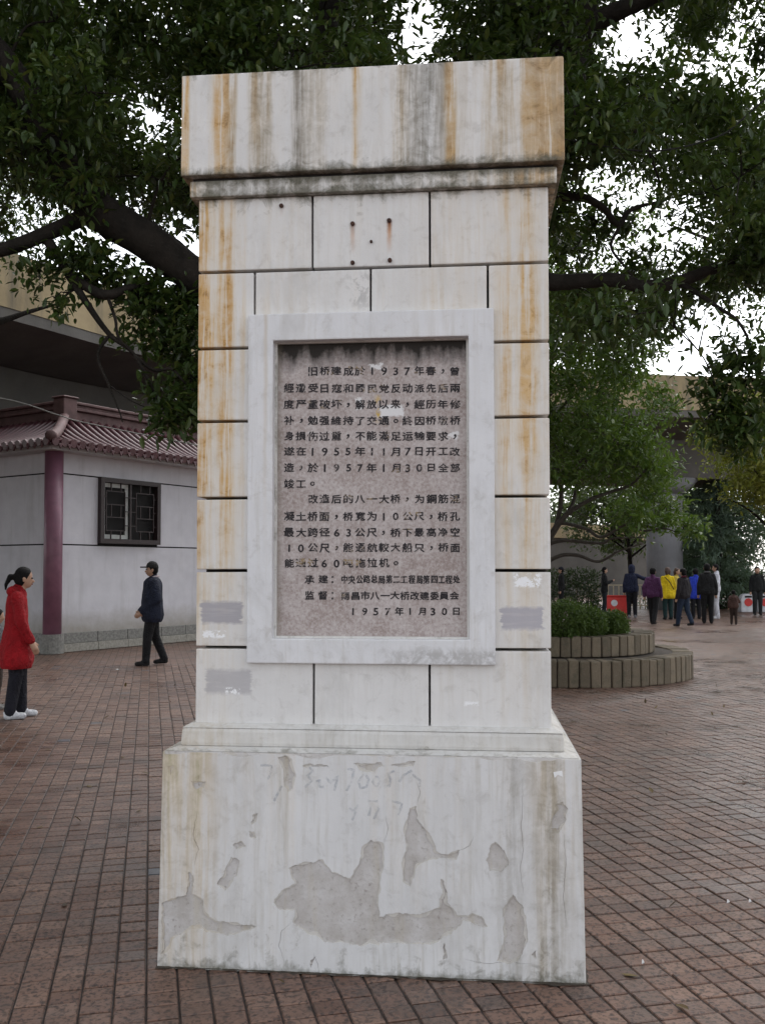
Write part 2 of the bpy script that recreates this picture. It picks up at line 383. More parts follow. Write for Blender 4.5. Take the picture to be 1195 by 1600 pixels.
base_prof = pf((0, .30, .45, 0), (.03, .65, .2, 0), (.06, .35, .25, 0), (.10, .75, .25, 0), (.135, .2, .12, 0), (.18, .04, .04, 0), (.5, 0, .03, 0), (.8, .02, .06, 0), (.84, .05, .3, .12), (.865, .05, .1, 0), (.9, .30, .42, .05), (.925, .35, .55, .12), (.95, .2, .35, 0), (.97, .08, .15, 0), (1, .1, .15, 0))
M_coat = plaster('base_plaster', -WG, WG, base_prof, (0, .9, [(0, .35), (.3, .5), (1, .9)]), (0, .9, [(0, .68), (.02, .42), (.06, .17), (.2, .10), (.5, .03), (1, .06)]),
                 base=(.655, .65, .65), orange=(.40, .32, .16), amb=.24, dirt=.42)
M_plinth = plaster('plinth_plaster', -WP, WP, pf((0, .3, .3, 0), (.08, .25, .15, 0), (.2, .05, .08, 0), (.5, .02, .08, 0), (.8, .05, .15, 0), (1, .15, .2, 0)), (.84, .96, [(0, .6), (1, .6)]),
                   (.84, .96, [(0, .42), (.15, .12), (.75, .0), (1, .22)]), base=(.63, .62, .60), orange=(.46, .38, .22), amb=.1, dirt=.35)
g = G('bare_render'); c = g.coord(mon); a = g.noise(c, 9, 5, .65); b = g.noise(c, 55, 5, .7); e = g.noise(g.map(c, (20, 20, 2)), 1, 4)
k = g.mix(g.mr(a, .35, .65), (.43, .40, .375), (.56, .54, .53)); k = g.mix(g.mr(b, .56, .72, 0, .7), k, (.24, .21, .185)); k = g.mix(g.mr(e, .52, .7, 0, .35), k, (.46, .40, .28))
M_core = g.done(g.bsdf(k, .85, g.bump(g.math('ADD', a, b), .5, .006), spec=.2))
M_under_coat = plaster('undercoat_plaster', -WG, WG, base_prof, (0, .9, [(0, .3), (1, .5)]), (0, .9, [(0, .3), (.05, .05), (1, 0)]), base=(.58, .555, .52), orange=(.42, .33, .18), amb=.2, dirt=.5)
M_joint = simple('joint_mortar', (.030, .027, .024), .9, .4, 30, .3)

mb = MB(); mb.box(-WS + .012, WS - .012, .105, 2 * WS - .012, .90, 3.15); mb.build('core', M_joint, mon)
ZJ = [3.1164, 2.808, 2.4878, 2.1839, 1.8649, 1.566, 1.2507, .9351]; jh = .006
def block(u0, u1, z0, z1, y0=0.0, y1=.10, mat=None, name='stone_block', bev=.005, inset=True):
    mb = MB(); k = jh if inset else 0
    mb.box(u0, u1, y0, y1, z0, z1)
    return mb.build(name, mat or M_shaft, mon, bevel=bev, seg=2, wob=.0018, wscale=9)
fu0, fz1 = face(388, 491, -.03); fu1, fz0 = face(774, 1040, -.03)
iu0, iz1 = face(427, 532, -.03); iu1, iz0 = face(733, 1000, -.03)
v1, v2 = face(488, 370)[0], face(671, 370)[0]; v3, v4, v5 = face(398, 455)[0], face(579, 455)[0], face(762, 455)[0]; v6, v7 = face(490, 1085)[0], face(671, 1085)[0]
D = 2 * WS
for i in range(7):
    zt, zb = ZJ[i] - (jh if i else 0), ZJ[i + 1] + (jh if i < 6 else 0)
    xs = {0: [-WS, v1, v2, WS], 1: [-WS, v3, v4, v5, WS], 6: [-WS, v6, v7, WS]}.get(i)
    if xs:
        for k in range(len(xs) - 1):
            a, b = xs[k] + (jh * .7 if k else 0), xs[k + 1] - (jh * .7 if k < len(xs) - 2 else 0)
            block(a, b, (iz1 + .02) if i == 1 and 0 < k < 3 else zb, zt, 0, D if k in (0, len(xs) - 2) else .11)
    else:
        block(-WS, fu0 + .004, zb, zt, 0, D); block(fu1 - .004, WS, zb, zt, 0, D)
block(-.45, .45, .936, 3.10, D - .10, D - .003, name='back_slab')
# bolts left in the top course
M_rust = simple('rusty_iron', (.06, .025, .015), .8, .5, 40, .5)
for px, py in [(551, 350), (608, 345), (551, 411), (609, 407), (580, 378), (440, 322)]:
    u0, z0 = face(px, py); mb = MB(); r_ = .009 if px != 580 else .006
    mb.tube([(u0, .01, z0), (u0, -.008, z0), (u0, -.011, z0)], [r_, r_, r_ * .6], 8); mb.build('bolt', M_rust, mon)
# mouldings, cap, plinth
def slab(name, mat, w0, w1, z0, z1, bev, sub=0, wob=.003):
    mb = MB(); o0, o1 = w0 - WS, w1 - WS
    V = []
    for w_, o_, z_ in ((w0, o0, z0), (w1, o1, z1)):
        V += [(-w_, -o_, z_), (w_, -o_, z_), (w_, D + o_, z_), (-w_, D + o_, z_)]
    mb.add(V, [(3, 2, 1, 0), (4, 5, 6, 7), (0, 1, 5, 4), (1, 2, 6, 5), (2, 3, 7, 6), (3, 0, 4, 7)])
    return mb.build(name, mat, mon, sub=sub, bevel=bev, seg=2, wob=wob, wscale=7)
slab('cap', M_cap, WC, WC, ZC0, ZC1, .007)
slab('cap_moulding', M_mould, WM, WM, ZM0, ZM1, .006)
slab('cap_neck', M_joint, WM - .012, WM - .012, ZM1 - .004, ZC0 + .004, 0, 0, 0)
slab('plinth', M_plinth, WP, WP - .004, .8560, .9300, .016)
slab('plinth_slope', M_plinth, WP - .006, WS + .012, .9295, .9440, 0, 0, 0)
slab('base_core', M_core, WG - .006, WB - .006, -.02, .8460, .012)
slab('base_shelf', M_plinth, WB - .010, WP + .006, .8455, .8575, .0, 0, 0)

# plaster coat on the base: a real layer with the fallen patches left out
def base_uz(px, py):
    q = M_inv @ on_plane(px, py, M_loc @ Vector((0, -(WB - WS) - .006, 0)), NF); return q.x, q.z
holes_px = [
 [(425, 1412), (440, 1392), (462, 1380), (450, 1358), (475, 1348), (505, 1345), (518, 1362), (545, 1372), (562, 1352), (566, 1325), (580, 1312), (598, 1318), (602, 1345), (594, 1370), (592, 1400), (594, 1432), (618, 1424), (655, 1428), (686, 1418), (690, 1392), (686, 1372), (694, 1378), (701, 1410), (716, 1432), (738, 1428), (758, 1436), (760, 1448), (742, 1444), (722, 1440), (700, 1462), (672, 1478), (620, 1472), (560, 1478), (510, 1472), (478, 1456), (456, 1440), (460, 1420), (440, 1424)],
 [(640, 1262), (652, 1258), (650, 1280), (668, 1300), (682, 1328), (700, 1336), (716, 1330), (712, 1346), (690, 1342), (664, 1344), (652, 1356), (640, 1386), (630, 1378), (628, 1350), (636, 1320), (630, 1300)],
 [(762, 1326), (774, 1316), (788, 1330), (794, 1352), (784, 1362), (764, 1362), (760, 1345)],
 [(786, 1420), (800, 1400), (816, 1412), (824, 1440), (824, 1470), (812, 1500), (790, 1506), (776, 1502), (786, 1470)],
 [(395, 1272), (403, 1270), (400, 1285), (394, 1290)], [(388, 1300), (398, 1296), (400, 1308), (392, 1310)], [(364, 1322), (376, 1314), (384, 1320), (370, 1328)],
 [(340, 1380), (352, 1362), (362, 1340), (374, 1345), (370, 1370), (352, 1392)],
 [(252, 1412), (268, 1404), (290, 1398), (296, 1362), (303, 1372), (303, 1396), (318, 1404), (322, 1424), (338, 1440), (370, 1442), (402, 1447), (392, 1455), (356, 1462), (326, 1456), (300, 1450), (276, 1462), (262, 1484), (254, 1492)],
 [(432, 1184), (448, 1182), (456, 1190), (462, 1215), (458, 1236), (448, 1240), (443, 1220), (440, 1196)],
 [(868, 1256), (880, 1252), (886, 1266), (882, 1282), (870, 1302), (858, 1300), (862, 1280)],
 [(470, 1196), (500, 1194), (515, 1200), (480, 1200)], [(552, 1192), (596, 1192), (600, 1197), (576, 1206), (560, 1202)], [(610, 1196), (650, 1192), (646, 1199), (620, 1200)],
 [(300, 1222), (322, 1224), (320, 1234), (302, 1232)], [(640, 1318), (646, 1310), (650, 1322)], [(690, 1500), (694, 1470), (699, 1495)], [(484, 1500), (492, 1494), (488, 1512)], [(262, 1200), (272, 1198), (268, 1210)], [(830, 1490), (838, 1484), (836, 1498)]]
def rough_loop(loop, amp=.006, step=.006, seed=0):
    out = []
    for i in range(len(loop)):
        a, b = Vector(loop[i]), Vector(loop[(i + 1) % len(loop)]); k = max(1, int((b - a).length / step))
        for t in range(k):
            p = a + (b - a) * (t / k); q = Vector((p.x * 26, p.y * 26, seed)); n1 = mnoise.noise_vector(q); n2 = mnoise.noise_vector(q * 4.1)
            out.append(p + Vector((n1.x, n1.y)) * .010 + Vector((n2.x, n2.y)) * .0045)
    return out
tz = .8455; edge = []
for i in range(61):
    u = -WB + .006 + (2 * WB - .012) * i / 60
    edge.append(Vector((u, tz - .004 - max(0, mnoise.noise(Vector((u * 7, 3.1, 0))) * .03 + mnoise.noise(Vector((u * 26, 1.1, 0))) * .008))))
bw = WG - .003
outer = [Vector((-bw, -.004)), Vector((bw, -.004))] + edge[::-1]
loops = [rough_loop([tuple(p) for p in outer[:2]] + [tuple(outer[2])], 0, .05)[:0] or outer] + [rough_loop([base_uz(*p) for p in h], .004, .006, i) for i, h in enumerate(holes_px)]
def inside(p, L):
    c = False; j = len(L) - 1
    for i in range(len(L)):
        if (L[i].y > p.y) != (L[j].y > p.y) and p.x < (L[j].x - L[i].x) * (p.y - L[i].y) / (L[j].y - L[i].y) + L[i].x: c = not c
        j = i
    return c
def wfront(z): return -(WG + (WB - WG) * z / .8416 - WS)
def coat_layer(name, loops, yoff, thick, mat):
    pts, eds = [], []
    for L in loops:
        b = len(pts); pts += [Vector(p) for p in L]; eds += [(b + i, b + (i + 1) % len(L)) for i in range(len(L))]
    vv, ee, ff, *_ = geometry.delaunay_2d_cdt(pts, eds, [], 1, 1e-6)
    OL = [Vector(p) for p in loops[0]]; HL = [[Vector(p) for p in L] for L in loops[1:]]; BB = [(min(p.x for p in L), max(p.x for p in L), min(p.y for p in L), max(p.y for p in L)) for L in HL]
    fs = []
    for f_ in ff:
        ce = sum((vv[i] for i in f_), Vector((0, 0))) / len(f_)
        if inside(ce, OL) and not any(x0 <= ce.x <= x1 and y0 <= ce.y <= y1 and inside(ce, L) for L, (x0, x1, y0, y1) in zip(HL, BB)): fs.append(f_)
    mb = MB(); mb.add([(p.x, wfront(p.y) + yoff, p.y) for p in vv], fs); o = mb.build(name, mat, mon)
    bm = bmesh.new(); bm.from_mesh(o.data); bmesh.ops.recalc_face_normals(bm, faces=bm.faces)
    if sum(f_.normal.y for f_ in bm.faces) > 0: bmesh.ops.reverse_faces(bm, faces=bm.faces)
    bm.to_mesh(o.data); bm.free()
    md = o.modifiers.new('thickness', 'SOLIDIFY'); md.thickness = thick; md.offset = -1
    return o
cracks = [[(815, 1215), (816, 1250), (814, 1290), (817, 1330), (812, 1360), (818, 1398)], [(722, 1498), (760, 1505), (790, 1503), (834, 1506)], [(600, 1314), (606, 1296), (603, 1276)], [(490, 1488), (495, 1502), (500, 1518)], [(652, 1256), (656, 1238), (650, 1222)],
          [(456, 1440), (440, 1456), (436, 1478), (444, 1500)], [(716, 1330), (734, 1322), (740, 1306)], [(304, 1352), (310, 1330), (302, 1302), (308, 1270)], [(880, 1302), (884, 1350), (879, 1400), (886, 1450)]]
def thin(pl, w=.0011):
    P = [Vector(p) for p in pl]; Q = []
    for i in range(len(P) - 1):
        k = max(1, int((P[i + 1] - P[i]).length / .008))
        for t in range(k): p = P[i].lerp(P[i + 1], t / k); n1 = mnoise.noise_vector(Vector((p.x * 60, p.y * 60, 2))); Q.append(p + Vector((n1.x, n1.y)) * .005)
    Q.append(P[-1]); A_, B_ = [], []
    for i, p in enumerate(Q):
        d_ = (Q[min(i + 1, len(Q) - 1)] - Q[max(i - 1, 0)]).normalized(); n_ = Vector((-d_.y, d_.x)) * w * (1 - abs(2 * i / (len(Q) - 1) - 1) * .8); A_.append(p + n_); B_.append(p - n_)
    return A_ + B_[::-1]
def shrink(L, amt, seed):
    out = []; n_ = len(L); area = sum(L[i].x * L[(i + 1) % n_].y - L[(i + 1) % n_].x * L[i].y for i in range(n_)); sg = 1 if area > 0 else -1
    for i in range(n_):
        t = L[(i + 2) % n_] - L[i - 2]; t = t.normalized() if t.length > 1e-9 else Vector((1, 0)); nn = Vector((-t.y, t.x)) * sg
        out.append(L[i] + nn * amt * max(0.05, .5 + 1.6 * mnoise.noise(Vector((L[i].x * 22, L[i].y * 22, seed)))))
    return out
crk = [thin([base_uz(*p) for p in c_]) for c_ in cracks]
coat = coat_layer('plaster_coat', loops + crk, 0, .0045, M_coat)
coat_layer('undercoat', [loops[0]] + [shrink([Vector(p) for p in L], .011, 5 + i) for i, L in enumerate(loops[1:])], .0035, .005, M_under_coat)
for s_ in (-1, 1):          # coat on the two flanks and the back
    mb = MB(); o = WG - WS; o1 = WB - WS
    mb.add([(s_ * (WG - .001), -o + .007, -.004), (s_ * (WG - .001), D + o - .007, -.004), (s_ * (WB - .001), D + o1 - .007, .842), (s_ * (WB - .001), -o1 + .007, .842)], [(0, 1, 2, 3) if s_ > 0 else (3, 2, 1, 0)])
    q = mb.build('plaster_coat', M_coat, mon); md = q.modifiers.new('thickness', 'SOLIDIFY'); md.thickness = .008; md.offset = -1
# faded handwritten number brushed on the base
g = G('faded_marker'); c = g.coord(mon); a = g.noise(c, 38, 4, .7); k = g.bsdf((.36, .40, .46), .8, spec=.2); t_ = g.n('BsdfTransparent')
mx = g.n('MixShader'); g.set(mx.inputs[0], g.mr(a, .38, .62, .02, .34)); g.nt.links.new(t_.outputs[0], mx.inputs[1]); g.nt.links.new(k, mx.inputs[2])
M_mark = g.done(mx.outputs[0])
strokes = [[(407, 1196), (425, 1197), (421, 1212), (418, 1218)], [(440, 1228), (434, 1240), (428, 1252)], [(483, 1199), (489, 1205), (480, 1212), (487, 1220), (476, 1231)],
           [(493, 1222), (500, 1219), (498, 1230), (506, 1230)], [(509, 1215), (516, 1224), (528, 1212), (522, 1236)], [(543, 1202), (553, 1203), (549, 1222), (541, 1236)],
           [(566, 1212), (560, 1222), (563, 1232), (572, 1230), (576, 1218), (570, 1210), (566, 1212)], [(588, 1213), (582, 1222), (588, 1230), (593, 1220), (588, 1213)],
           [(616, 1205), (606, 1208), (610, 1218), (608, 1229), (600, 1230)], [(643, 1204), (630, 1212), (623, 1222)], [(644, 1210), (656, 1220), (655, 1230)],
           [(545, 1262), (552, 1268), (560, 1258)], [(550, 1282), (556, 1268)], [(575, 1252), (590, 1252)], [(580, 1258), (576, 1275)], [(592, 1262), (584, 1280)], [(612, 1252), (628, 1256), (622, 1274)]]
for st in strokes:
    mb = MB(); P = [base_uz(*p) for p in st]; Q2 = []
    for i in range(len(P) - 1):
        for t in range(4): Q2.append(Vector(P[i]).lerp(Vector(P[i + 1]), t / 4))
    Q2.append(Vector(P[-1])); L = []
    for i, p in enumerate(Q2):
        d_ = (Q2[min(i + 1, len(Q2) - 1)] - Q2[max(i - 1, 0)]).normalized(); nn = Vector((-d_.y, d_.x)) * .0045 * (1 + .4 * mnoise.noise(Vector((p.x * 60, p.y * 60, 0))))
        L.append((p + nn, p - nn))
    V = [(q.x, wfront(q.y) - .0012, q.y) for ab in L for q in ab]
    mb.add(V, [(2 * i, 2 * i + 1, 2 * i + 3, 2 * i + 2) for i in range(len(L) - 1)])
    o = mb.build('brush_stroke', M_mark, coat); o['label'] = 'faded blue grey stroke of a handwritten number'
# scraps of paper
M_paper = simple('paper_scrap', (.80, .80, .80), .8, .05, 30, .05)
for pts_ in [[(864, 1207), (878, 1205), (879, 1214), (871, 1211), (866, 1216)]]:
    P = [base_uz(*p) for p in pts_]; mb = MB(); y = wfront(.78)
    n_ = len(P); mb.add([(p[0], y - .0015, p[1]) for p in P] + [(p[0], y + .001, p[1]) for p in P], [tuple(range(n_)), tuple(range(2 * n_ - 1, n_ - 1, -1))] + [(i, n_ + i, n_ + (i + 1) % n_, (i + 1) % n_) for i in range(n_)])
    mb.build('paper_scrap', M_paper, mon)

# frame round the plaque
def ring(mb, o4, i4, y0, y1):
    (a0, a1, c0, c1), (b0, b1, d0, d1) = o4, i4
    V = []
    for y in (y0, y1):
        V += [(a0, y, c0), (a1, y, c0), (a1, y, c1), (a0, y, c1), (b0, y, d0), (b1, y, d0), (b1, y, d1), (b0, y, d1)]
    Fs = []
    for i in range(4):
        j = (i + 1) % 4
        Fs += [(i, j, 4 + j, 4 + i), (8 + j, 8 + i, 12 + i, 12 + j), (j, i, 8 + i, 8 + j), (4 + i, 4 + j, 12 + j, 12 + i)]
    mb.add(V, Fs)
mb = MB(); ring(mb, (fu0, fu1, fz0, fz1), (iu0, iu1, iz0, iz1), -.030, .075); fr = mb.build('frame', M_frame, mon, bevel=.005, seg=2, wob=.0015, wscale=9)
mb = MB(); ring(mb, (iu0 - .003, iu1 + .003, iz0 - .003, iz1 + .003), (iu0 + .009, iu1 - .009, iz0 + .008, iz1 - .004), .008, .07); mb.build('inner_bead', M_plinth, fr, bevel=.002, seg=1, wob=.001)
# plaque
g = G('plaque_stone'); c = g.coord(mon); s = g.sep(c); z = s[2]
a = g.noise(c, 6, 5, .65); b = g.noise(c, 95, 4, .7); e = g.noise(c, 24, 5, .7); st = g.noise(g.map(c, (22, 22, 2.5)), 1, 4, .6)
k = g.mix(g.mr(a, .35, .65), (.33, .27, .25), (.45, .395, .38)); k = g.mix(g.mr(b, .45, .75, 0, .8), k, (.60, .56, .545)); k = g.mix(g.mr(b, .46, .28, 0, .6), k, (.20, .16, .145))
k = g.mix(g.mr(e, .60, .72, 0, .6), k, (.55, .52, .50))
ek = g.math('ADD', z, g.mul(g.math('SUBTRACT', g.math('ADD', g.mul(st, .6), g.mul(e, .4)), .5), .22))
k = g.mix(g.mr(ek, iz1 - .12, iz1 - .03), k, (.028, .024, .021))  # dark top band: black mould plus the frame's shade, both painted in
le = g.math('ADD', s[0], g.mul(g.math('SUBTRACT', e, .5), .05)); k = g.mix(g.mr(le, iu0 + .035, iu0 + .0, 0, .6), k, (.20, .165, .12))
yy = face(592, 640, PY); m_ = g.mul(g.rect(g.math('ADD', s[0], g.mul(g.math('SUBTRACT', e, .5), .03)), z, yy[0] - .012, yy[0] + .006, yy[1] - .045, yy[1] + .05, .008, .015), g.mr(e, .42, .5)); k = g.mix(m_, k, (.55, .36, .07))
for (a1, b1) in [((594, 632), (632, 650)), ((576, 569), (598, 576)), ((556, 620), (566, 640)), ((700, 676), (716, 686)), ((658, 1), (659, 2))]:
    (ua, za), (ub, zb) = face(*a1, PY), face(*b1, PY)
    dx = g.mul(g.math('SUBTRACT', g.noise(c, 28, 5, .7), .5), .06)
    k = g.mix(g.mul(g.rect(g.math('ADD', s[0], dx), g.math('ADD', z, dx), ua, ub, zb, za, .004, .003), .9), k, (.72, .71, .71))
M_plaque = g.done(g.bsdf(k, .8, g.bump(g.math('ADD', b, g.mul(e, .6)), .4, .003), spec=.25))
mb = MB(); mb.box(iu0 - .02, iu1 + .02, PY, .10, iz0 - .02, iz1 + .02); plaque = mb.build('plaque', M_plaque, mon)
# inscription
g = G('worn_black_paint'); c = g.coord(mon); a = g.noise(c, 22, 4, .65); b = g.noise(c, 130, 3, .7); big = g.noise(c, 4.5, 3, .6)
k = g.mix(g.mr(g.math('ADD', g.mul(a, .5), g.mul(big, .5)), .57, .63), (.030, .027, .030), (.32, .23, .12)); k = g.mix(g.mr(g.math('ADD', g.mul(b, .55), g.mul(a, .45)), .55, .62, 0, .9), k, (.40, .35, .33))
M_ink = g.done(g.bsdf(k, .8, spec=.2))
LINES = [(2, 580, '旧桥建成於1937年春，曾'), (0, 607, '經遭受日寇和國民党反动派先后兩'), (0, 632, '度严重破坏，解放以来，經历年修'), (0, 657.5, '补，勉强維持了交通。終因桥墩桥'),
         (0, 681.6, '身損伤过重，不能滿足运输要求，'), (0, 705.6, '遂在1955年11月7日开工改'), (0, 731, '造，於1957年1月30日全部'), (0, 756, '竣工。'), (2, 780, '改造后的八一大桥，为鋼筋混'),
         (0, 807, '凝土桥面，桥寬为10公尺，桥孔'), (0, 832, '最大跨径63公尺，桥下最高净空'), (0, 856, '10公尺，能通航較大船只，桥面'), (0, 880, '能通过60吨拖拉机。')]
chars = sorted({ch for _, _, t in LINES for ch in t} | set('承建：中央公路总局第二工程局第四工程处监督南昌市八一大桥改建委員会1957年1月30日'))
tmp = {}
for ch in chars:
    cu = bpy.data.curves.new('t', 'FONT'); cu.body = ch; cu.size = 1.0; cu.resolution_u = 3; cu.offset = .0
    cu.align_x = 'CENTER'; o = bpy.data.objects.new('t', cu); COL.objects.link(o); tmp[ch] = o
dg = bpy.context.evaluated_depsgraph_get(); glyph = {}
for ch, o in tmp.items():
    m_ = o.evaluated_get(dg).to_mesh(); V = np.array([v.co[:2] for v in m_.vertices]) if len(m_.vertices) else np.zeros((0, 2))
    glyph[ch] = (V, [tuple(p.vertices) for p in m_.polygons]); o.evaluated_get(dg).to_mesh_clear()
for o in tmp.values():
    cu = o.data; bpy.data.objects.remove(o); bpy.data.curves.remove(cu)
def put_line(items):
    for ch, px, py, w, h in items:
        V, Fs = glyph[ch]
        if not len(V): continue
        u0, z0 = face(px, py, PY); mpp = (face(px + 1, py, PY)[0] - u0); k = 1.0
        if ch in '，。：': (cx, cy), k = V.mean(0), 1.3
        else: cx, cy = (V[:, 0].min() + V[:, 0].max()) / 2, .36
        j1, j2, rt = random.uniform(-.6, .6), random.uniform(-.5, .5), random.uniform(-.03, .03)
        s1, s2 = w * mpp * random.uniform(.94, 1.05) * k, h * mpp * random.uniform(.94, 1.05) * k
        X = (V[:, 0] - cx) * s1; Y = (V[:, 1] - cy) * s2
        X, Y = X - Y * rt, Y + X * rt
        mb = MB()
        for q_, (bx, by) in enumerate(((0, 0), (.45, .1), (-.45, -.1), (.1, .4), (-.1, -.4))):     # a fatter brush than the plain strokes
            mb.add([(u0 + (j1 + bx) * mpp + x, PY - .0008 - .00015 * q_, z0 + (j2 + by) * mpp + y) for x, y in zip(X, Y)], Fs)
        mb.build('character', M_ink, plaque)
for i0, py, t in LINES:
    it = []
    for k, ch in enumerate(t):
        px = 452 + 18.45 * (i0 + k)
        if ch.isdigit(): it.append((ch, px, py, 19, 16.5))
        else: it.append((ch, px, py, 16.6, 14.8))
    put_line(it)
for py, h1, h2, t, p0, p1, wch in [(905.5, '承', '建', '中央公路总局第二工程局第四工程处', 538, 713, 11.2), (931, '监', '督', '南昌市八一大桥改建委員会', 540, 709, 15)]:
    it = [(h1, 484, py, 15.5, 14), (h2, 505, py, 15.5, 14), ('：', 520, py, 13, 13)]
    it += [(ch, p0 + (p1 - p0) * k / (len(t) - 1), py, wch, 13.6) for k, ch in enumerate(t)]; put_line(it)
put_line([(ch, 552 + 17.8 * k, 955, 18 if ch.isdigit() else 14, 15.5 if ch.isdigit() else 13) for k, ch in enumerate('1957年1月30日')])

# ------------------------------------------------------------------ VIADUCT, RAMP
def concrete(name, col, stain=.5, streak=True, tint=(.12, .11, .09)):
    g = G(name); geo = g.n('NewGeometry'); p = geo.outputs['Position']
    a = g.noise(p, .9, 5, .6); b = g.noise(p, 14, 4, .65); st = g.noise(g.map(p, (2.2, 2.2, .22)), 1, 5, .65)
    k = g.mix(g.mr(a, .35, .65), tuple(x * .8 for x in col), tuple(x * 1.1 for x in col)); k = g.mix(g.mr(st, .48, .70, 0, stain), k, tint)
    return g.done(g.bsdf(k, .85, g.bump(b, .25, .02), spec=.25))
M_fascia = concrete('cream_parapet_concrete', (.36, .285, .17), .8)
M_conc = concrete('grey_concrete', (.13, .122, .112), .5)
M_pier = concrete('pier_concrete', (.23, .23, .24), .3)
def sweep(mb, path, prof):
    """prof: closed list of (offset to the left of travel, z)"""
    n = len(prof); P = [Vector((x, y)) for x, y in path]; V = []
    for i, p in enumerate(P):
        t = (P[min(i + 1, len(P) - 1)] - P[max(i - 1, 0)]).normalized(); l = Vector((-t.y, t.x))
        V += [(p.x + l.x * o, p.y + l.y * o, z) for o, z in prof]
    Fs = [(i * n + k, (i + 1) * n + k, (i + 1) * n + (k + 1) % n, i * n + (k + 1) % n) for i in range(len(P) - 1) for k in range(n)]
    Fs += [tuple(range(n)), tuple((len(P) - 1) * n + k for k in range(n))[::-1]]
    mb.add(V, Fs)
def smooth_path(pts, k=8):
    P = [Vector(p) for p in pts]; P = [2 * P[0] - P[1]] + P + [2 * P[-1] - P[-2]]; out = []
    for i in range(1, len(P) - 2):
        a, b, c, d = P[i - 1:i + 3]
        for j in range(k):
            t = j / k; out.append(.5 * ((2 * b) + (c - a) * t + (2 * a - 5 * b + 4 * c - d) * t * t + (3 * b - a - 3 * c + d) * t ** 3))
    out.append(P[-2]); return out
vp = smooth_path([(-22, -2), (-14.2, 10.2), (-8.25, 20), (-5.9, 23.8), (-1.5, 28.3), (4.5, 31.5), (11, 33.2), (22, 34.6), (46, 35.5)])
via = empty('viaduct', (0, 30, 0), label='curving elevated concrete road with cream parapet passing over the tiled building', cat='viaduct')
via.location = (0, 0, 0)
mb = MB(); sweep(mb, vp, [(0, 7.30), (0, 8.55), (.28, 8.55), (.28, 7.30)]); mb.build('parapet', M_fascia, via)
mb = MB(); sweep(mb, vp, [(.02, 7.05), (.02, 7.296), (9.0, 7.296), (9.0, 7.05), (6.9, 6.55), (2.1, 6.55)]); mb.build('deck', M_conc, via)
mb = MB(); sweep(mb, vp, [(2.2, 6.56), (6.8, 6.56), (6.4, 5.12), (2.6, 5.12)]); mb.build('box_girder', M_conc, via)
mb = MB(); sweep(mb, vp, [(8.72, 7.30), (8.72, 8.55), (9.0, 8.55), (9.0, 7.30)]); mb.build('parapet', M_fascia, via)
for (x, y, r_) in [(at(1038, 900, 37.0).x, 37.0, .70), (at(640, 900, 35.0).x, 34.3, .70), (-13.2, 22.0, .7)]:
    mb = MB(); mb.tube([(x, y, -.05), (x, y, 4.6)], r_, 28); mb.build('pier', M_pier, via, smooth=False)
    mb = MB(); mb.tube([(x, y, 4.55), (x, y, 5.13)], [r_ * 1.02, 1.35], 28); mb.build('pier_head', M_pier, via)
for o in via.children:
    if o.name.startswith('pier'): o.data.polygons.foreach_set('use_smooth', [len(p.vertices) == 4 for p in o.data.polygons])
# lower ramp farther back
ramp = empty('ramp', label='low pale concrete ramp wall far behind the planter tree', cat='ramp')
a0, a1 = at(600, 806, 46), at(1016, 806, 58)
rp = [(a0.x - 25, a0.y - 6), (a0.x, a0.y), (a1.x, a1.y)]
z1, z0 = a0.z, at(860, 840, 46 + 7).z
mb = MB(); sweep(mb, rp, [(0, z0), (0, z1), (.3, z1), (.3, z0)]); mb.build('parapet', M_fascia, ramp)
mb = MB(); sweep(mb, rp, [(.25, -.1), (.25, z0 - .002), (8, z0 - .002), (8, -.1)]); mb.build('retaining_wall', M_conc, ramp)

# ------------------------------------------------------------------ TILED BUILDING
A = Vector((-6.2, 17.5, 0)); e1 = Vector((.543, .84, 0)).normalized(); e2 = Vector((-e1.y, e1.x, 0))
bld = empty('tiled_building', A, math.atan2(e1.y, e1.x), label='white walled building with mauve corner column and pink tiled roof', cat='building')
B_loc = Matrix.Translation(A) @ Matrix.Rotation(math.atan2(e1.y, e1.x), 4, 'Z'); B_inv = B_loc.inverted()
nB = B_loc.to_3x3() @ Vector((0, -1, 0))
def wall_xy(px, py, off=0.0):
    q = B_inv @ on_plane(px, py, B_loc @ Vector((0, off, 0)), nB); return q.x, q.z
g = G('white_wall_paint'); c = g.coord(bld); s = g.sep(c); a = g.noise(c, 2.5, 5, .6); b = g.noise(c, 40, 3)
k = g.mix(g.mr(a, .3, .7), (.58, .57, .61), (.68, .67, .71)); dz = g.math('ADD', s[2], g.mul(g.math('SUBTRACT', g.noise(c, 3.5, 5, .7), .5), .5))
k = g.mix(g.mr(dz, .85, .35, 0, .8), k, (.28, .25, .20)); k = g.mix(g.mr(g.noise(g.map(c, (5, 5, .5)), 1, 5, .65), .52, .72, 0, .3), k, (.36, .35, .34))
M_wall = g.done(g.bsdf(k, .8, g.bump(b, .1, .005), spec=.25))
M_black = simple('black_gap', (.012, .011, .011), .9, .2, 5, .1)
M_col = simple('mauve_column_paint', (.20, .085, .125), .45, .2, 4, .05)
M_gran = simple('grey_granite', (.21, .205, .19), .7, .35, 25, .3)
M_gran2 = simple('pale_granite', (.30, .285, .25), .7, .3, 25, .3)
LW, LL = 9.0, 7.0          # lengths of the two walls (local +x and +y)
mb = MB(); mb.box(.03, LW, .03, LL, 0, 4.0); mb.build('wall_core', M_black, bld)
wx0, wz1 = wall_xy(155, 747); wx1, wz0 = wall_xy(245, 850)
zg1, zg0 = wall_xy(110, 741)[1], wall_xy(110, 851)[1]
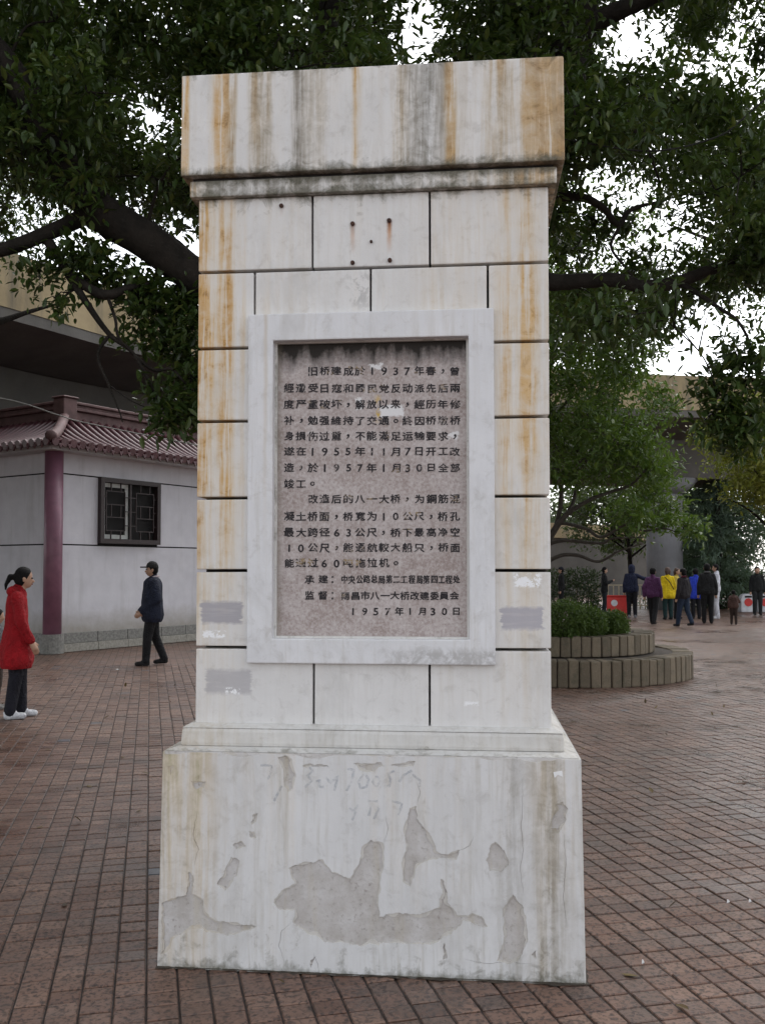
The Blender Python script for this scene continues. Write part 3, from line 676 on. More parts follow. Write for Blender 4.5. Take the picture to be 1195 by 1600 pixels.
def panel(x0, x1, z0, z1, side=0):
    mb = MB()
    if side == 0: mb.box(x0, x1, 0, .18, z0, z1)
    else: mb.box(0.0, .18, x0, x1, z0, z1)
    mb.build('wall_panel', M_wall, bld)
gp = .014
panel(0, LW, .36, zg0 - gp); panel(0, wx0 - .02, zg0 + gp, zg1 - gp); panel(wx1 + .02, LW, zg0 + gp, zg1 - gp); panel(0, LW, zg1 + gp, 3.86)
panel(.181, LL, .36, zg0 - gp, 1); panel(.181, LL, zg0 + gp, zg1 - gp, 1); panel(.181, LL, zg1 + gp, 3.86, 1)
for side in (0, 1):
    x = .16
    while x < (LW if side == 0 else LL):
        w = random.uniform(.7, .95); mb = MB(); L = (x, x + w - .01)
        if side == 0: mb.box(L[0], L[1], -.05, .1, .16, .36)
        else: mb.box(-.05, .1, L[0], L[1], .16, .36)
        mb.build('plinth_stone', M_gran, bld, bevel=.006, seg=1)
        mb = MB()
        if side == 0: mb.box(L[0], L[1] + .004, -.07, .1, 0, .155)
        else: mb.box(-.07, .1, L[0], L[1] + .004, 0, .155)
        mb.build('plinth_stone', M_gran2, bld, bevel=.006, seg=1)
        x += w
mb = MB(); mb.tube([(-.02, -.02, .0), (-.02, -.02, 3.83)], .17, 24); q = mb.build('column', M_col, bld); q.data.polygons.foreach_set('use_smooth', [len(p.vertices) == 4 for p in q.data.polygons])
mb = MB(); mb.tube([(-.02, -.02, 0), (-.02, -.02, .36)], .215, 24); mb.build('column_base', M_gran, bld)
for xx in (4.5, 9.0):
    mb = MB(); mb.tube([(xx, -.02, .0), (xx, -.02, 3.83)], .17, 20); mb.build('column', M_col, bld, smooth=True)
# window
M_wframe = simple('dark_brown_window_paint', (.030, .018, .018), .5, .2, 6, .05)
M_alu = simple('white_sash', (.55, .56, .54), .5, .15, 6, .05)
g = G('window_glass'); c = g.coord(bld)
k = g.mix(g.mr(g.noise(c, 3, 3), .35, .65), (.030, .036, .034), (.075, .085, .080)); M_glass = g.done(g.bsdf(k, .12, spec=.6))
win = empty('window', ((wx0 + wx1) / 2, 0, (wz0 + wz1) / 2)); win.parent = bld
hw, hh = (wx1 - wx0) / 2, (wz1 - wz0) / 2
mb = MB(); ring(mb, (-hw - .02, hw + .02, -hh - .02, hh + .02), (-hw + .07, hw - .07, -hh + .07, hh - .07), -.10, .20); mb.build('frame', M_wframe, win)
mb = MB(); mb.box(-hw + .03, hw - .03, .165, .185, -hh + .03, hh - .03); mb.build('pane', M_glass, win)
mb = MB(); ring(mb, (-hw + .08, -.02, -hh + .08, hh - .08), (-hw + .16, -.09, -hh + .16, hh - .16), .0, .04); mb.build('sash', M_alu, win)
def bar(x0, x1, z0, z1, y=-.06):
    mb = MB(); mb.box(x0, x1, y, y + .025, z0, z1); mb.build('grille_bar', M_wframe, win)
th = .018
for sx in (-1, 1):                       # two mirrored lattice halves
    cx = sx * hw * .5; q = hw * .5
    bar(cx - q * .32, cx - q * .32 + th, -hh, -hh * .62); bar(cx + q * .32, cx + q * .32 + th, -hh, -hh * .62)
    bar(cx - q * .32, cx - q * .32 + th, hh * .62, hh); bar(cx + q * .32, cx + q * .32 + th, hh * .62, hh)
    bar(cx - q * .32, cx - q * .32 + th, -hh * .2, hh * .2); bar(cx + q * .32, cx + q * .32 + th, -hh * .2, hh * .2)
    for z_ in (-.62, -.2, .2, .62): bar(cx - q * .62, cx + q * .62, hh * z_ - th / 2, hh * z_ + th / 2, -.062)
    for x_ in (-.62, .62): bar(cx + q * x_ - th / 2, cx + q * x_ + th / 2, -hh * .62, hh * .62, -.064)
    for z_ in (-.45, 0, .45): bar(cx - q, cx - q * .62, hh * z_ - th / 2, hh * z_ + th / 2); bar(cx + q * .62, cx + q, hh * z_ - th / 2, hh * z_ + th / 2)
bar(-.02, .02, -hh, hh, -.066)
# roof: curved tile columns on the two slopes, ridge beam, hip
g = G('pink_glazed_tile'); geo = g.n('NewGeometry'); p = geo.outputs['Position']; a = g.noise(p, 5, 4, .6); b = g.noise(p, 1.2, 3)
oi = g.n('ObjectInfo').outputs['Random']
k = g.mix(g.mr(a, .3, .7), (.055, .016, .022), (.115, .036, .044)); k = g.mix(g.mr(b, .45, .65, 0, .5), k, (.10, .055, .055)); k = g.mix(g.mul(oi, .3), k, (.12, .06, .06))
M_tile = g.done(g.bsdf(k, .35, g.bump(a, .15, .01), spec=.5))
M_ridge = simple('ridge_mortar', (.115, .062, .060), .7, .3, 5, .2)
M_under = simple('roof_bed', (.055, .030, .032), .8, .3, 5, .2)
M_eave = simple('eave_board', (.48, .46, .47), .8, .15, 3, .1)
OV, RI = .42, 1.15                        # eave overhang and inset of the ridge
def rz(t): return 3.93 + .78 * (t ** 1.55)  # t: 0 at the eave, 1 at the ridge
roof = empty('roof', (0, 0, 3.9)); roof.parent = bld
def rl(x, y, z, side): return (x, y, z - 3.9) if side == 0 else (y, x, z - 3.9)
for side, L in ((0, LW), (1, LL)):
    mb = MB(); N = 8; V = []
    for i in range(N + 1):
        t = i / N; y = -OV + (OV + RI) * t
        V += [rl(-OV + (OV + RI) * t, y, rz(t) - .05, side), rl(L + .4, y, rz(t) - .05, side)]
    mb.add(V, [(2 * i, 2 * i + 1, 2 * i + 3, 2 * i + 2) for i in range(N)])
    q = mb.build('roof_bed', M_under, roof); md = q.modifiers.new('t', 'SOLIDIFY'); md.thickness = .04; md.offset = 0
    x = -OV + .10; pitch = .205
    while x < L + .3:
        t1 = min(1.0, (x + OV) / (OV + RI)); t1 = max(t1, .12); path = []
        for i in range(7):
            t = t1 * i / 6; path.append(rl(x, -OV + (OV + RI) * t, rz(t), side))
        mb = MB(); mb.tube(path, .062, 10); tl = mb.build('roof_tile', M_tile, roof, smooth=True)
        mb = MB(); p0 = Vector(path[0]); dd = (Vector(path[0]) - Vector(path[1])).normalized(); mb.tube([p0 - dd * .01, p0 + dd * .03], .078, 12); mb.build('end_tile', M_tile, roof)
        mb = MB(); xm = x + pitch / 2; pq = [rl(xm - .05, -OV - .035, rz(0) - .02, side), rl(xm + .05, -OV - .035, rz(0) - .02, side), rl(xm, -OV - .045, rz(0) - .12, side)]
        mb.add(pq + [tuple(Vector(v_) + Vector(rl(0, .03, 3.9, side))) for v_ in pq], [(0, 1, 2), (5, 4, 3), (0, 3, 4, 1), (1, 4, 5, 2), (2, 5, 3, 0)]); mb.build('drip_tile', M_tile, roof)
        x += pitch
    mb = MB(); a_ = rl(-OV + .12, -OV + .10, 3.80, side); b_ = rl(L + .3, .02, 3.895, side)
    mb.box(min(a_[0], b_[0]), max(a_[0], b_[0]), min(a_[1], b_[1]), max(a_[1], b_[1]), a_[2] + .001 * side, b_[2] - .001 * side); mb.build('eave_board', M_eave, roof)
    for (y0, y1, z0, z1) in ((RI - .10, RI + .12, 4.62, 4.86), (RI - .16, RI + .16, 4.86, 4.93), (RI - .13, RI + .13, 4.93, 4.99), (RI - .17, RI + .17, 4.99, 5.05)):
        a_ = rl(RI - .1 + side * .24, y0, z0, side); b_ = rl(L + .3, y1, z1, side); mb = MB()
        mb.box(min(a_[0], b_[0]), max(a_[0], b_[0]), min(a_[1], b_[1]), max(a_[1], b_[1]), a_[2], b_[2]); mb.build('ridge_beam', M_ridge, roof, bevel=.012, seg=1)
mb = MB(); mb.tube([rl(-OV + (OV + RI) * t, -OV + (OV + RI) * t, rz(t) + .10, 0) for t in [i / 8 for i in range(9)]], [.10] * 9, 10); mb.build('hip_ridge', M_ridge, roof, smooth=True)
mb = MB(); mb.box(RI - .24, RI + .10, RI - .24, RI + .10, .72, 1.18); mb.box(RI - .27, RI + .13, RI - .27, RI + .13, 1.182, 1.22); mb.build('ridge_post', M_ridge, roof, bevel=.015, seg=1)
mb = MB(); mb.box(RI + .05, LW, RI + .05, LL, 0.2, .72); mb.build('roof_top', M_under, roof)

# ------------------------------------------------------------------ PLANTER
PC = Vector((2.68, 14.35, 0))
g = G('rough_granite_block'); geo = g.n('NewGeometry'); p = geo.outputs['Position']; oi = g.n('ObjectInfo').outputs['Random']
a = g.noise(p, 6, 5, .65); b = g.noise(p, 45, 4, .7)
k = g.mix(oi, (.115, .092, .064), (.20, .160, .112)); k = g.mix(g.mr(a, .5, .68, 0, .6), k, (.075, .072, .050)); k = g.mix(g.mr(b, .55, .75, 0, .4), k, (.30, .27, .22))
M_block = g.done(g.bsdf(k, .8, g.bump(g.math('ADD', a, b), .6, .02), spec=.3))
M_copewet = simple('wet_planter_top', (.17, .155, .135), .35, .3, 8, .4)
M_soil = simple('planter_soil', (.045, .032, .022), .9, .4, 14, .6)
pl = empty('planter', PC, label='round two tier granite block planter holding a tree and clipped bushes', cat='planter')
for (Ro, z0, z1) in ((2.0, 0, .36), (1.45, .355, .64)):
    N = int(2 * math.pi * Ro / .145)
    for i in range(N):
        a0, a1 = 2 * math.pi * i / N + .007 / Ro, 2 * math.pi * (i + 1) / N - .007 / Ro; r0 = Ro - .3; rr = Ro + random.uniform(-.014, .012); h = z1 + random.uniform(-.012, .008)
        mb = MB(); poly = [(r0 * math.cos(a0), r0 * math.sin(a0)), (rr * math.cos(a0), rr * math.sin(a0)), (rr * math.cos(a1), rr * math.sin(a1)), (r0 * math.cos(a1), r0 * math.sin(a1))]
        mb.prism(poly, z0, h); mb.build('granite_block', M_block, pl, bevel=.02, seg=2, wob=.008, wscale=6)
    mb = MB(); mb.tube([(0, 0, z0 - .0), (0, 0, z1 - .02)], Ro - .02, 64); mb.build('mortar_fill', M_soil, pl)
N = 40

# ------------------------------------------------------------------ VEGETATION
def leaf_material(name, cols, rough=.42, trans=.20, spec=.4):
    g = G(name); geo = g.n('NewGeometry'); rnd = geo.outputs['Random Per Island']; p = geo.outputs['Position']
    big = g.noise(p, 1.1, 3)
    k = g.ramp(rnd, [(i / (len(cols) - 1), c) for i, c in enumerate(cols)])
    k = g.mix(g.mr(big, .4, .65, 0, .45), k, tuple(x * y for x, y in zip(cols[0], (.7, .75, .6))))
    a = g.bsdf(k, rough, spec=spec); t = g.n('BsdfTranslucent'); g.set(t.inputs[0], g.mix(.5, k, (.16, .26, .02)))
    m = g.n('MixShader'); m.inputs[0].default_value = trans; g.nt.links.new(a, m.inputs[1]); g.nt.links.new(t.outputs[0], m.inputs[2])
    return g.done(m.outputs[0])
M_camphor = leaf_material('camphor_leaf', [(.022, .040, .010), (.030, .054, .013), (.038, .068, .016), (.050, .088, .020), (.095, .110, .025)])
M_small = leaf_material('planter_tree_leaf', [(.055, .105, .020), (.075, .135, .026), (.10, .165, .034), (.15, .20, .05)], .34, .34)
M_yel = leaf_material('yellowish_leaf', [(.15, .165, .025), (.21, .21, .035), (.28, .26, .05)], .5, .35)
M_cedar = leaf_material('cedar_needle', [(.075, .115, .085), (.10, .145, .105), (.13, .18, .13)], .6, .3)
M_hedge = leaf_material('hedge_leaf', [(.018, .032, .012), (.028, .046, .016), (.040, .064, .022)], .45, .15)
M_ball = leaf_material('bush_leaf', [(.045, .080, .014), (.065, .11, .02), (.095, .14, .03)], .5, .2)
M_far = leaf_material('far_tree_leaf', [(.040, .055, .030), (.055, .072, .038), (.07, .09, .05)], .6, .2)
g = G('bark'); geo = g.n('NewGeometry'); p = geo.outputs['Position']; a = g.noise(p, 7, 5, .65); b = g.noise(p, 38, 5, .7)
k = g.mix(g.mr(a, .35, .65), (.012, .010, .008), (.026, .021, .017)); k = g.mix(g.mr(b, .55, .7, 0, .5), k, (.045, .040, .034))
M_bark = g.done(g.bsdf(k, .85, g.bump(g.math('ADD', a, b), .8, .02), spec=.2))
M_twig = simple('twig_bark', (.055, .045, .036), .8, .3, 20, .2)

def norm(a): return a / np.maximum(np.linalg.norm(a, axis=-1, keepdims=True), 1e-9)
def leaf_arrays(C, k, spread, size, aspect=.45, up=.6, droop=.3, fold=.25, rng=RNG):
    C = np.asarray(C); n = len(C) * k
    P = np.repeat(C, k, 0) + rng.normal(0, 1, (n, 3)) * spread * np.array([1, 1, .75])
    T = norm(rng.normal(0, 1, (n, 3)) + np.array([0, 0, -droop])); Nn = norm(rng.normal(0, 1, (n, 3)) * (1 - up * .5) + np.array([0, 0, up * 1.4]))
    B = norm(np.cross(T, Nn)); Nn = np.cross(B, T)
    L = size * rng.uniform(.45, 1.35, (n, 1)); w = L * aspect * .5
    def pt(t, s, h): return P + T * (L * t) + B * (w * s) + Nn * (w * h)
    V = np.stack([pt(0, 0, 0), pt(.3, .85, fold), pt(.68, .75, fold), pt(1, 0, -.1), pt(.68, -.75, fold), pt(.3, -.85, fold)], 1)
    b = (np.arange(n) * 6)[:, None]
    Q = np.concatenate([b + np.array([[0, 1, 2, 3]]), b + np.array([[3, 4, 5, 0]])], 1).reshape(-1, 4)
    return V.reshape(-1, 3), Q
def blob_points(c, r, m, flat=.7, rng=RNG):
    d = norm(rng.normal(0, 1, (m, 3))) * (rng.uniform(0, 1, (m, 1)) ** .45) * r
    d[:, 2] *= flat; return np.asarray(c) + d
def wob_path(pts, n=6, amp=.05, seed=0):
    out = []; P = smooth_path3(pts, n)
    for i, p in enumerate(P): out.append(p + mnoise.noise_vector(p * 1.7 + Vector((seed, 0, 0))) * amp)
    return out
def smooth_path3(pts, k=6):
    P = [Vector(p) for p in pts]
    if len(P) < 3: return [P[0].lerp(P[-1], i / k) for i in range(k + 1)]
    return smooth_path(P, k)
def lerp_list(a, n):
    x = np.linspace(0, len(a) - 1, n); return list(np.interp(x, range(len(a)), a))

def grow(root, limbs, blobs, leafmat, per=26, k=9, spread=.10, size=.085, aspect=.46, twig_r=.022, barkmat=None, trunk_n=2, flat=.75, subtw=5, jit=.06, up=.6, droop=.3):
    """limbs: list of (points, radii); the first trunk_n make the trunk part, the rest the branches; blobs: (centre, radius, count factor)"""
    barkmat = barkmat or M_bark; nodes = []; tm, bmh = MB(), MB()
    for i, (pts, rad) in enumerate(limbs):
        P = wob_path(pts, 7, .03 if i < trunk_n else .025, i); rr = lerp_list(rad, len(P))
        (tm if i < trunk_n else bmh).tube(P, rr, 12 if rad[0] > .08 else 7, jit=jit if rad[0] > .08 else 0)
        nodes += [(p, r) for p, r in zip(P, rr)]
    CAP = len(nodes) + len(blobs) * 3 + 8; NP = np.full((CAP, 3), 1e6); NR = np.zeros(CAP); cnt = len(nodes); C = []
    NP[:cnt] = [tuple(p) for p, _ in nodes]; NR[:cnt] = [r for _, r in nodes]
    d0 = [float(np.min(np.linalg.norm(NP[:cnt] - np.array(bl[0]), axis=1))) for bl in blobs]
    for bi in np.argsort(d0):
        c, r, fct = blobs[bi]; c = np.array(c); dist = np.linalg.norm(NP[:cnt] - c, axis=1) + np.where(NP[:cnt, 2] > c[2] + .3, .7, 0); j = int(np.argmin(dist))
        a, b = Vector(NP[j]), Vector(c); L = (b - a).length
        mid = a.lerp(b, .5) + Vector((random.uniform(-.12, .12), random.uniform(-.12, .12), random.uniform(.0, .18))) * min(L, 2)
        r0 = min(NR[j] * .75, twig_r * (.5 + .35 * L)); P = wob_path([a, mid, b], 5, .03, bi); bmh.tube(P, lerp_list([r0, r0 * .65, .006], len(P)), 6)
        for q_ in (P[len(P) // 2], P[-2], P[-1]): NP[cnt] = tuple(q_); NR[cnt] = max(.010, r0 * .6); cnt += 1
        pts = blob_points(c, r, max(4, int(per * fct)), flat); C.append(pts)
        for q in pts[:subtw]:
            s0 = P[random.randint(len(P) // 2, len(P) - 1)]; bmh.tube([s0, s0.lerp(Vector(q), .5) + Vector((0, 0, .03)), Vector(q)], [.007, .005, .003], 4, cap=False)
    tr = tm.build('trunk', barkmat, root, smooth=True)
    if bmh.v: bmh.build('branches', barkmat if barkmat is M_bark else barkmat, root, smooth=True)
    C = np.concatenate(C); V, Q = leaf_arrays(C, k, spread, size, aspect, up, droop)
    inv = np.array(root.matrix_basis.inverted()); V = V @ inv[:3, :3].T + inv[:3, 3]
    cr = link_mesh('crown', arr_mesh('crown', V, Q), leafmat, root)
    for o in root.children:
        if o is not cr: o.data.transform(root.matrix_basis.inverted())
    return cr

# --- big camphor tree right behind the monument; limbs spread over the square
t1 = empty('camphor_tree', (.25, 8.2, 0), label='huge dark camphor tree standing right behind the stone pillar', cat='tree')
def pl3(*a): return [tuple(at(*q)) for q in a]
limbs = [
 ([(.25, 8.2, -.1), (.22, 8.15, 1.2), (.15, 8.0, 2.3), (.1, 7.9, 3.3)], [.46, .36, .33, .33]),
 ([(.1, 7.9, 3.1), tuple(at(430, 520, 7.6)), tuple(at(318, 442, 7.3)), tuple(at(225, 372, 7.1)), tuple(at(148, 322, 7.0)), tuple(at(85, 235, 6.9)), tuple(at(28, 128, 6.8)), tuple(at(-60, 20, 6.6)), tuple(at(-240, -150, 6.2))], [.22, .17, .145, .15, .15, .12, .11, .09, .05]),
 ([(.1, 7.9, 3.2), tuple(at(760, 380, 7.7)), tuple(at(848, 240, 7.6)), tuple(at(876, 150, 7.6)), tuple(at(898, 60, 7.6)), tuple(at(920, -60, 7.6)), tuple(at(960, -280, 7.6))], [.24, .20, .185, .17, .15, .13, .08]),
 ([(.1, 7.9, 3.2), tuple(at(540, 330, 8.0)), tuple(at(512, 150, 8.1)), tuple(at(508, 60, 8.2)), tuple(at(530, -60, 8.3)), tuple(at(545, -260, 8.3))], [.2, .15, .12, .11, .1, .06]),
 (pl3((140, 330, 7.0), (80, 362, 6.9), (0, 392, 6.8), (-120, 420, 6.6)), [.07, .058, .052, .04]),
 (pl3((70, 372, 6.9), (107, 431, 6.9), (134, 471, 6.9), (171, 525, 7.0), (209, 557, 7.0), (257, 634, 7.1), (305, 663, 7.2), (330, 690, 7.2)), [.04, .036, .026, .02, .015, .011, .008, .006]),
 (pl3((107, 431, 6.9), (160, 459, 6.9), (200, 448, 7.0), (240, 440, 7.2)), [.034, .040, .028, .012]),
 (pl3((165, 460, 6.9), (180, 500, 6.9), (186, 528, 6.9), (209, 557, 7.0)), [.014, .012, .010, .008]),
 (pl3((171, 525, 7.0), (155, 557, 7.0), (171, 600, 7.0), (187, 642, 7.0), (192, 660, 7.0)), [.015, .011, .009, .006, .004]),
 (pl3((209, 557, 7.0), (241, 578, 7.1), (268, 575, 7.1), (285, 592, 7.1), (302, 610, 7.2)), [.015, .013, .012, .009, .006]),
 (pl3((171, 600, 7.0), (205, 625, 7.0), (245, 640, 7.1)), [.006, .005, .003]),
 (pl3((740, 420, 7.7), (858, 440, 7.7), (910, 438, 7.6), (965, 437, 7.5), (1010, 447, 7.5), (1060, 441, 7.5), (1110, 422, 7.5), (1195, 396, 7.5), (1320, 350, 7.5)), [.10, .072, .060, .056, .056, .052, .046, .042, .03]),
 (pl3((800, 330, 7.7), (864, 309, 7.6), (905, 306, 7.5), (940, 325, 7.5), (965, 352, 7.5), (985, 330, 7.5), (1030, 316, 7.5)), [.05, .042, .036, .03, .024, .02, .012]),
 (pl3((888, 100, 7.6), (925, 45, 7.5), (965, 20, 7.4), (1030, -12, 7.3), (1130, -60, 7.2), (1300, -150, 7)), [.10, .085, .075, .06, .05, .03]),
 (pl3((950, 165, 7.5), (985, 200, 7.4), (1010, 232, 7.4), (1032, 285, 7.4)), [.022, .018, .014, .008]),
 (pl3((965, 352, 7.5), (952, 385, 7.5), (975, 420, 7.5), (990, 440, 7.5)), [.015, .012, .010, .008]),
 (pl3((1060, 441, 7.5), (1120, 480, 7.3), (1155, 505, 7.2), (1175, 560, 7.1), (1150, 640, 7.0)), [.024, .016, .012, .009, .005]),
]
gaps = [(650, 75, 30), (985, 60, 14), (1140, 85, 30), (1165, 530, 60), (228, 190, 22), (1010, 345, 20), (30, 335, 14), (265, 405, 22), (1050, 390, 16), (920, 300, 18)]
blobs = []
def try_blob(px, py, d, r, f_=1.0):
    rp = r * F / d * .72
    for gx, gy, gr in gaps:
        if math.hypot(px - gx, py - gy) < gr + rp: return
    blobs.append((tuple(at(px, py, d)), r, f_))
rs = random.Random(5)
for i in range(2500):
    px, py = rs.uniform(-420, 1620), rs.uniform(-520, 560)
    lower = np.interp(px, [-420, 0, 60, 120, 200, 310, 600, 860, 900, 1000, 1060, 1100, 1200, 1620], [430, 375, 360, 300, 400, 430, 300, 430, 520, 520, 480, 430, 470, 520])
    if py > lower or (330 < px < 840 and py > 160): continue
    dens = np.interp(px, [-420, 0, 250, 600, 900, 1195, 1620], [.8, 1.0, 1.0, .8, .85, .85, .7])
    if py < 0 or px < 0 or px > 1195: dens *= .45
    if rs.random() > dens * .72: continue
    d = rs.uniform(6.4, 10.8); r = rs.uniform(.24, .52)
    try_blob(px, py, d, r, rs.uniform(.7, 1.2))
# low sprays: in front of the viaduct at the left, and the drooping spray at the right edge
for px, py, d, r, f_ in [(250, 490, 7.2, .22, .6), (290, 520, 7.2, .22, .7), (285, 470, 7.3, .25, .8), (215, 470, 7.1, .16, .4), (60, 420, 6.9, .16, .4), (110, 405, 6.9, .2, .6), (90, 470, 6.9, .10, .2), (300, 590, 7.2, .16, .5), (290, 630, 7.2, .14, .45), (262, 655, 7.1, .10, .5), (300, 560, 7.3, .2, .6), (245, 610, 7.1, .07, .2), (150, 430, 7.0, .16, .5), (190, 440, 7.2, .2, .6), (240, 455, 7.3, .22, .8), (270, 540, 7.3, .2, .7), (300, 490, 7.3, .25, .9), (215, 520, 7.2, .12, .3), (140, 400, 7.0, .2, .6), (300, 650, 7.3, .12, .5),
                         (1150, 560, 7.1, .22, .8), (1185, 600, 7.0, .24, .7), (1140, 640, 7.0, .2, .6), (1175, 665, 7.0, .2, .6), (1120, 610, 7.0, .16, .6), (1225, 560, 7.0, .3, .7), (1110, 660, 7.0, .12, .4), (1150, 690, 7.0, .14, .5)]:
    blobs.append((tuple(at(px, py, d)), r, f_))
for i in range(60):      # crown also carried forward at the left, added to darken that side of the square
    blobs.append(((rs.uniform(-8.5, -2.6), rs.uniform(1.5, 10.5), rs.uniform(5.6, 8.2)), rs.uniform(.5, .8), 1.2))
limbs.append(([tuple(at(28, 128, 6.8)), (-4.2, 5.6, 5.6), (-4.8, 4.2, 6.1), (-5.2, 2.6, 6.5)], [.09, .07, .05, .03]))
grow(t1, limbs, blobs, M_camphor, per=46, k=9, spread=.075, size=.088, aspect=.46, trunk_n=4, up=1.1)

# --- the tree in the round planter
t2 = empty('planter_tree', (2.42, 14.3, .62), label='spreading small leaved tree growing in the round granite planter', cat='tree')
limbs = [([(2.42, 14.3, .5), (2.44, 14.3, 1.2), (2.46, 14.28, 1.75)], [.10, .085, .075]),
 (pl3((852, 850, 14.2), (861, 836, 14.1), (878, 813, 14.0), (899, 795, 13.9), (926, 780, 13.8), (959, 768, 13.7), (988, 755, 13.6), (1020, 720, 13.5)), [.07, .055, .045, .035, .03, .025, .02, .012]),
 (pl3((870, 822, 14.1), (875, 790, 14.2), (876, 755, 14.2), (884, 735, 14.2), (915, 715, 14.2), (950, 690, 14.2), (985, 640, 14.2)), [.04, .035, .03, .027, .022, .018, .01]),
 (pl3((878, 813, 14), (895, 785, 14.2), (905, 740, 14.4), (930, 690, 14.5), (940, 620, 14.5)), [.035, .03, .026, .02, .01]),
 (pl3((866, 822, 14.1), (880, 818, 14.0), (914, 828, 13.8), (938, 838, 13.7), (977, 819, 13.5), (1006, 829, 13.4), (1036, 825, 13.3), (1062, 835, 13.3)), [.03, .028, .026, .024, .02, .016, .012, .006]),
 (pl3((852, 852, 14.2), (884, 845, 14.0), (938, 849, 13.8), (959, 841, 13.7), (1006, 841, 13.5)), [.03, .026, .022, .016, .008]),
 (pl3((850, 880, 14.2), (866, 871, 14.1), (882, 866, 14.0), (905, 867, 13.9), (935, 877, 13.8), (968, 862, 13.6), (1002, 850, 13.5)), [.04, .032, .03, .028, .022, .015, .008]),
 (pl3((852, 850, 14.2), (800, 760, 14.4), (760, 650, 14.6), (740, 520, 14.6)), [.07, .06, .04, .02]),
 (pl3((899, 795, 13.9), (893, 805, 13.8), (910, 812, 13.7)), [.008, .006, .003]), (pl3((900, 800, 13.9), (925, 812, 13.8), (922, 822, 13.8)), [.008, .005, .003])]
blobs = []
for i in range(240):
    px, py, d = rs.uniform(620, 1085), rs.uniform(430, 835), rs.uniform(12.8, 16.0)
    lo = np.interp(px, [620, 860, 935, 960, 1000, 1085], [700, 735, 765, 800, 815, 800]); right = np.interp(py, [430, 520, 600, 700, 835], [1010, 1045, 1050, 1070, 1085])
    if py > lo or px > right: continue
    r = rs.uniform(.28, .55)
    if px + r * F / d > right + 12: continue
    blobs.append((tuple(at(px, py, d)), r, rs.uniform(.7, 1.2)))
for px, py, d, r, f_ in [(1040, 815, 13.3, .15, .5), (1070, 820, 13.3, .14, .5), (1085, 828, 13.3, .12, .4), (1010, 820, 13.4, .12, .3), (975, 800, 13.6, .15, .4)]: blobs.append((tuple(at(px, py, d)), r, f_))
grow(t2, limbs, blobs, M_small, per=30, k=9, spread=.10, size=.10, aspect=.42, trunk_n=1, barkmat=M_twig, twig_r=.016)

# --- other trees
def leafy_tree(name, label, base, h, cr, cz, n, mat, size, seed, tr=.14, grp=None, flat=.8, per=24, k=8, spread=.16):
    r2 = random.Random(seed); x, y = base
    t = empty(name, (x, y, 0), label=label, cat='tree')
    lim = [([(x, y, -.1), (x + r2.uniform(-.1, .1), y, h * .3), (x + r2.uniform(-.2, .2), y, h * .55), (x, y, h * .8)], [tr, tr * .8, tr * .55, tr * .2])]; bl = []
    for i in range(7):
        a = 2 * math.pi * i / 7 + r2.uniform(-.3, .3); z0 = h * r2.uniform(.3, .6)
        lim.append(([(x, y, z0), (x + cr * .4 * math.cos(a), y + cr * .4 * math.sin(a), z0 + h * .12), (x + cr * .8 * math.cos(a), y + cr * .8 * math.sin(a), z0 + h * .2)], [tr * .4, tr * .28, .012]))
    for i in range(n):
        d = Vector((r2.gauss(0, 1), r2.gauss(0, 1), r2.gauss(0, 1))).normalized() * (r2.random() ** .4)
        bl.append(((x + d.x * cr, y + d.y * cr, cz + d.z * (h - cz)), cr * r2.uniform(.18, .32), r2.uniform(.7, 1.2)))
    grow(t, lim, bl, mat, per=per, k=k, spread=spread, size=size, trunk_n=1, flat=flat, subtw=2)
    return t
p = at(1222, 700, 24); leafy_tree('broadleaf_tree', 'yellow green leafy tree between the planter and the cedars', (p.x, p.y), 6.3, 2.0, 4.7, 90, M_yel, .13, 3, .12)
p = at(985, 800, 43); leafy_tree('broadleaf_tree', 'grey green tree in front of the low ramp wall', (p.x, p.y), 6.3, 2.6, 4.2, 40, M_far, .20, 4, .13, spread=.22)
p = at(1075, 800, 52); leafy_tree('broadleaf_tree', 'pale bare crowned tree right of the round pier', (p.x, p.y), 9.0, 2.4, 5.5, 16, M_far, .2, 8, .12, spread=.25)
p = at(905, 700, 60); leafy_tree('broadleaf_tree', 'dim tree rising behind the low ramp wall', (p.x - 6, p.y), 8, 3.2, 5.2, 40, M_far, .26, 14, .16, spread=.3)
leafy_tree('camphor_tree', 'second camphor tree added beyond the left edge to shade the square', (-8.2, 5.5), 10.5, 4.8, 7.6, 120, M_camphor, .15, 77, .3, per=26, k=8, spread=.2)  # stands outside the frame, added to darken the left of the square
leafy_tree('added_shade_tree', 'unseen bushy evergreen added to shade the left wall of the tiled building', (-9.9, 13.4), 9.0, 2.9, 4.9, 120, M_hedge, .16, 91, .2, per=24, k=8, spread=.2)  # tree out of view, placed to darken the building's left wall
p = at(120, 700, 44); leafy_tree('broadleaf_tree', 'dark tree behind the viaduct above the tiled roof', (p.x, p.y), 15.0, 4.5, 10.5, 60, M_hedge, .3, 12, .25, spread=.3)
p = at(330, 700, 46); leafy_tree('broadleaf_tree', 'dark tree behind the viaduct beside the pillar', (p.x, p.y), 13.0, 4.2, 9.5, 50, M_hedge, .3, 13, .25, spread=.3)
p = at(800, 700, 20.5); leafy_tree('broadleaf_tree', 'mid green tree behind the planter tree and before the viaduct', (p.x + .1, p.y), 10.6, 3.3, 8.0, 70, M_small, .12, 21, .13, spread=.18)
leafy_tree('broadleaf_tree', 'dark spreading tree with its crown above the viaduct parapet', (-8.6, 14.5), 12.2, 4.6, 9.4, 130, M_camphor, .11, 31, .3, per=34, spread=.16)
leafy_tree('broadleaf_tree', 'tall tree crowning the square beyond the planter', (9.6, 17.5), 13.0, 5.0, 9.3, 120, M_camphor, .12, 32, .3, per=30, spread=.17)

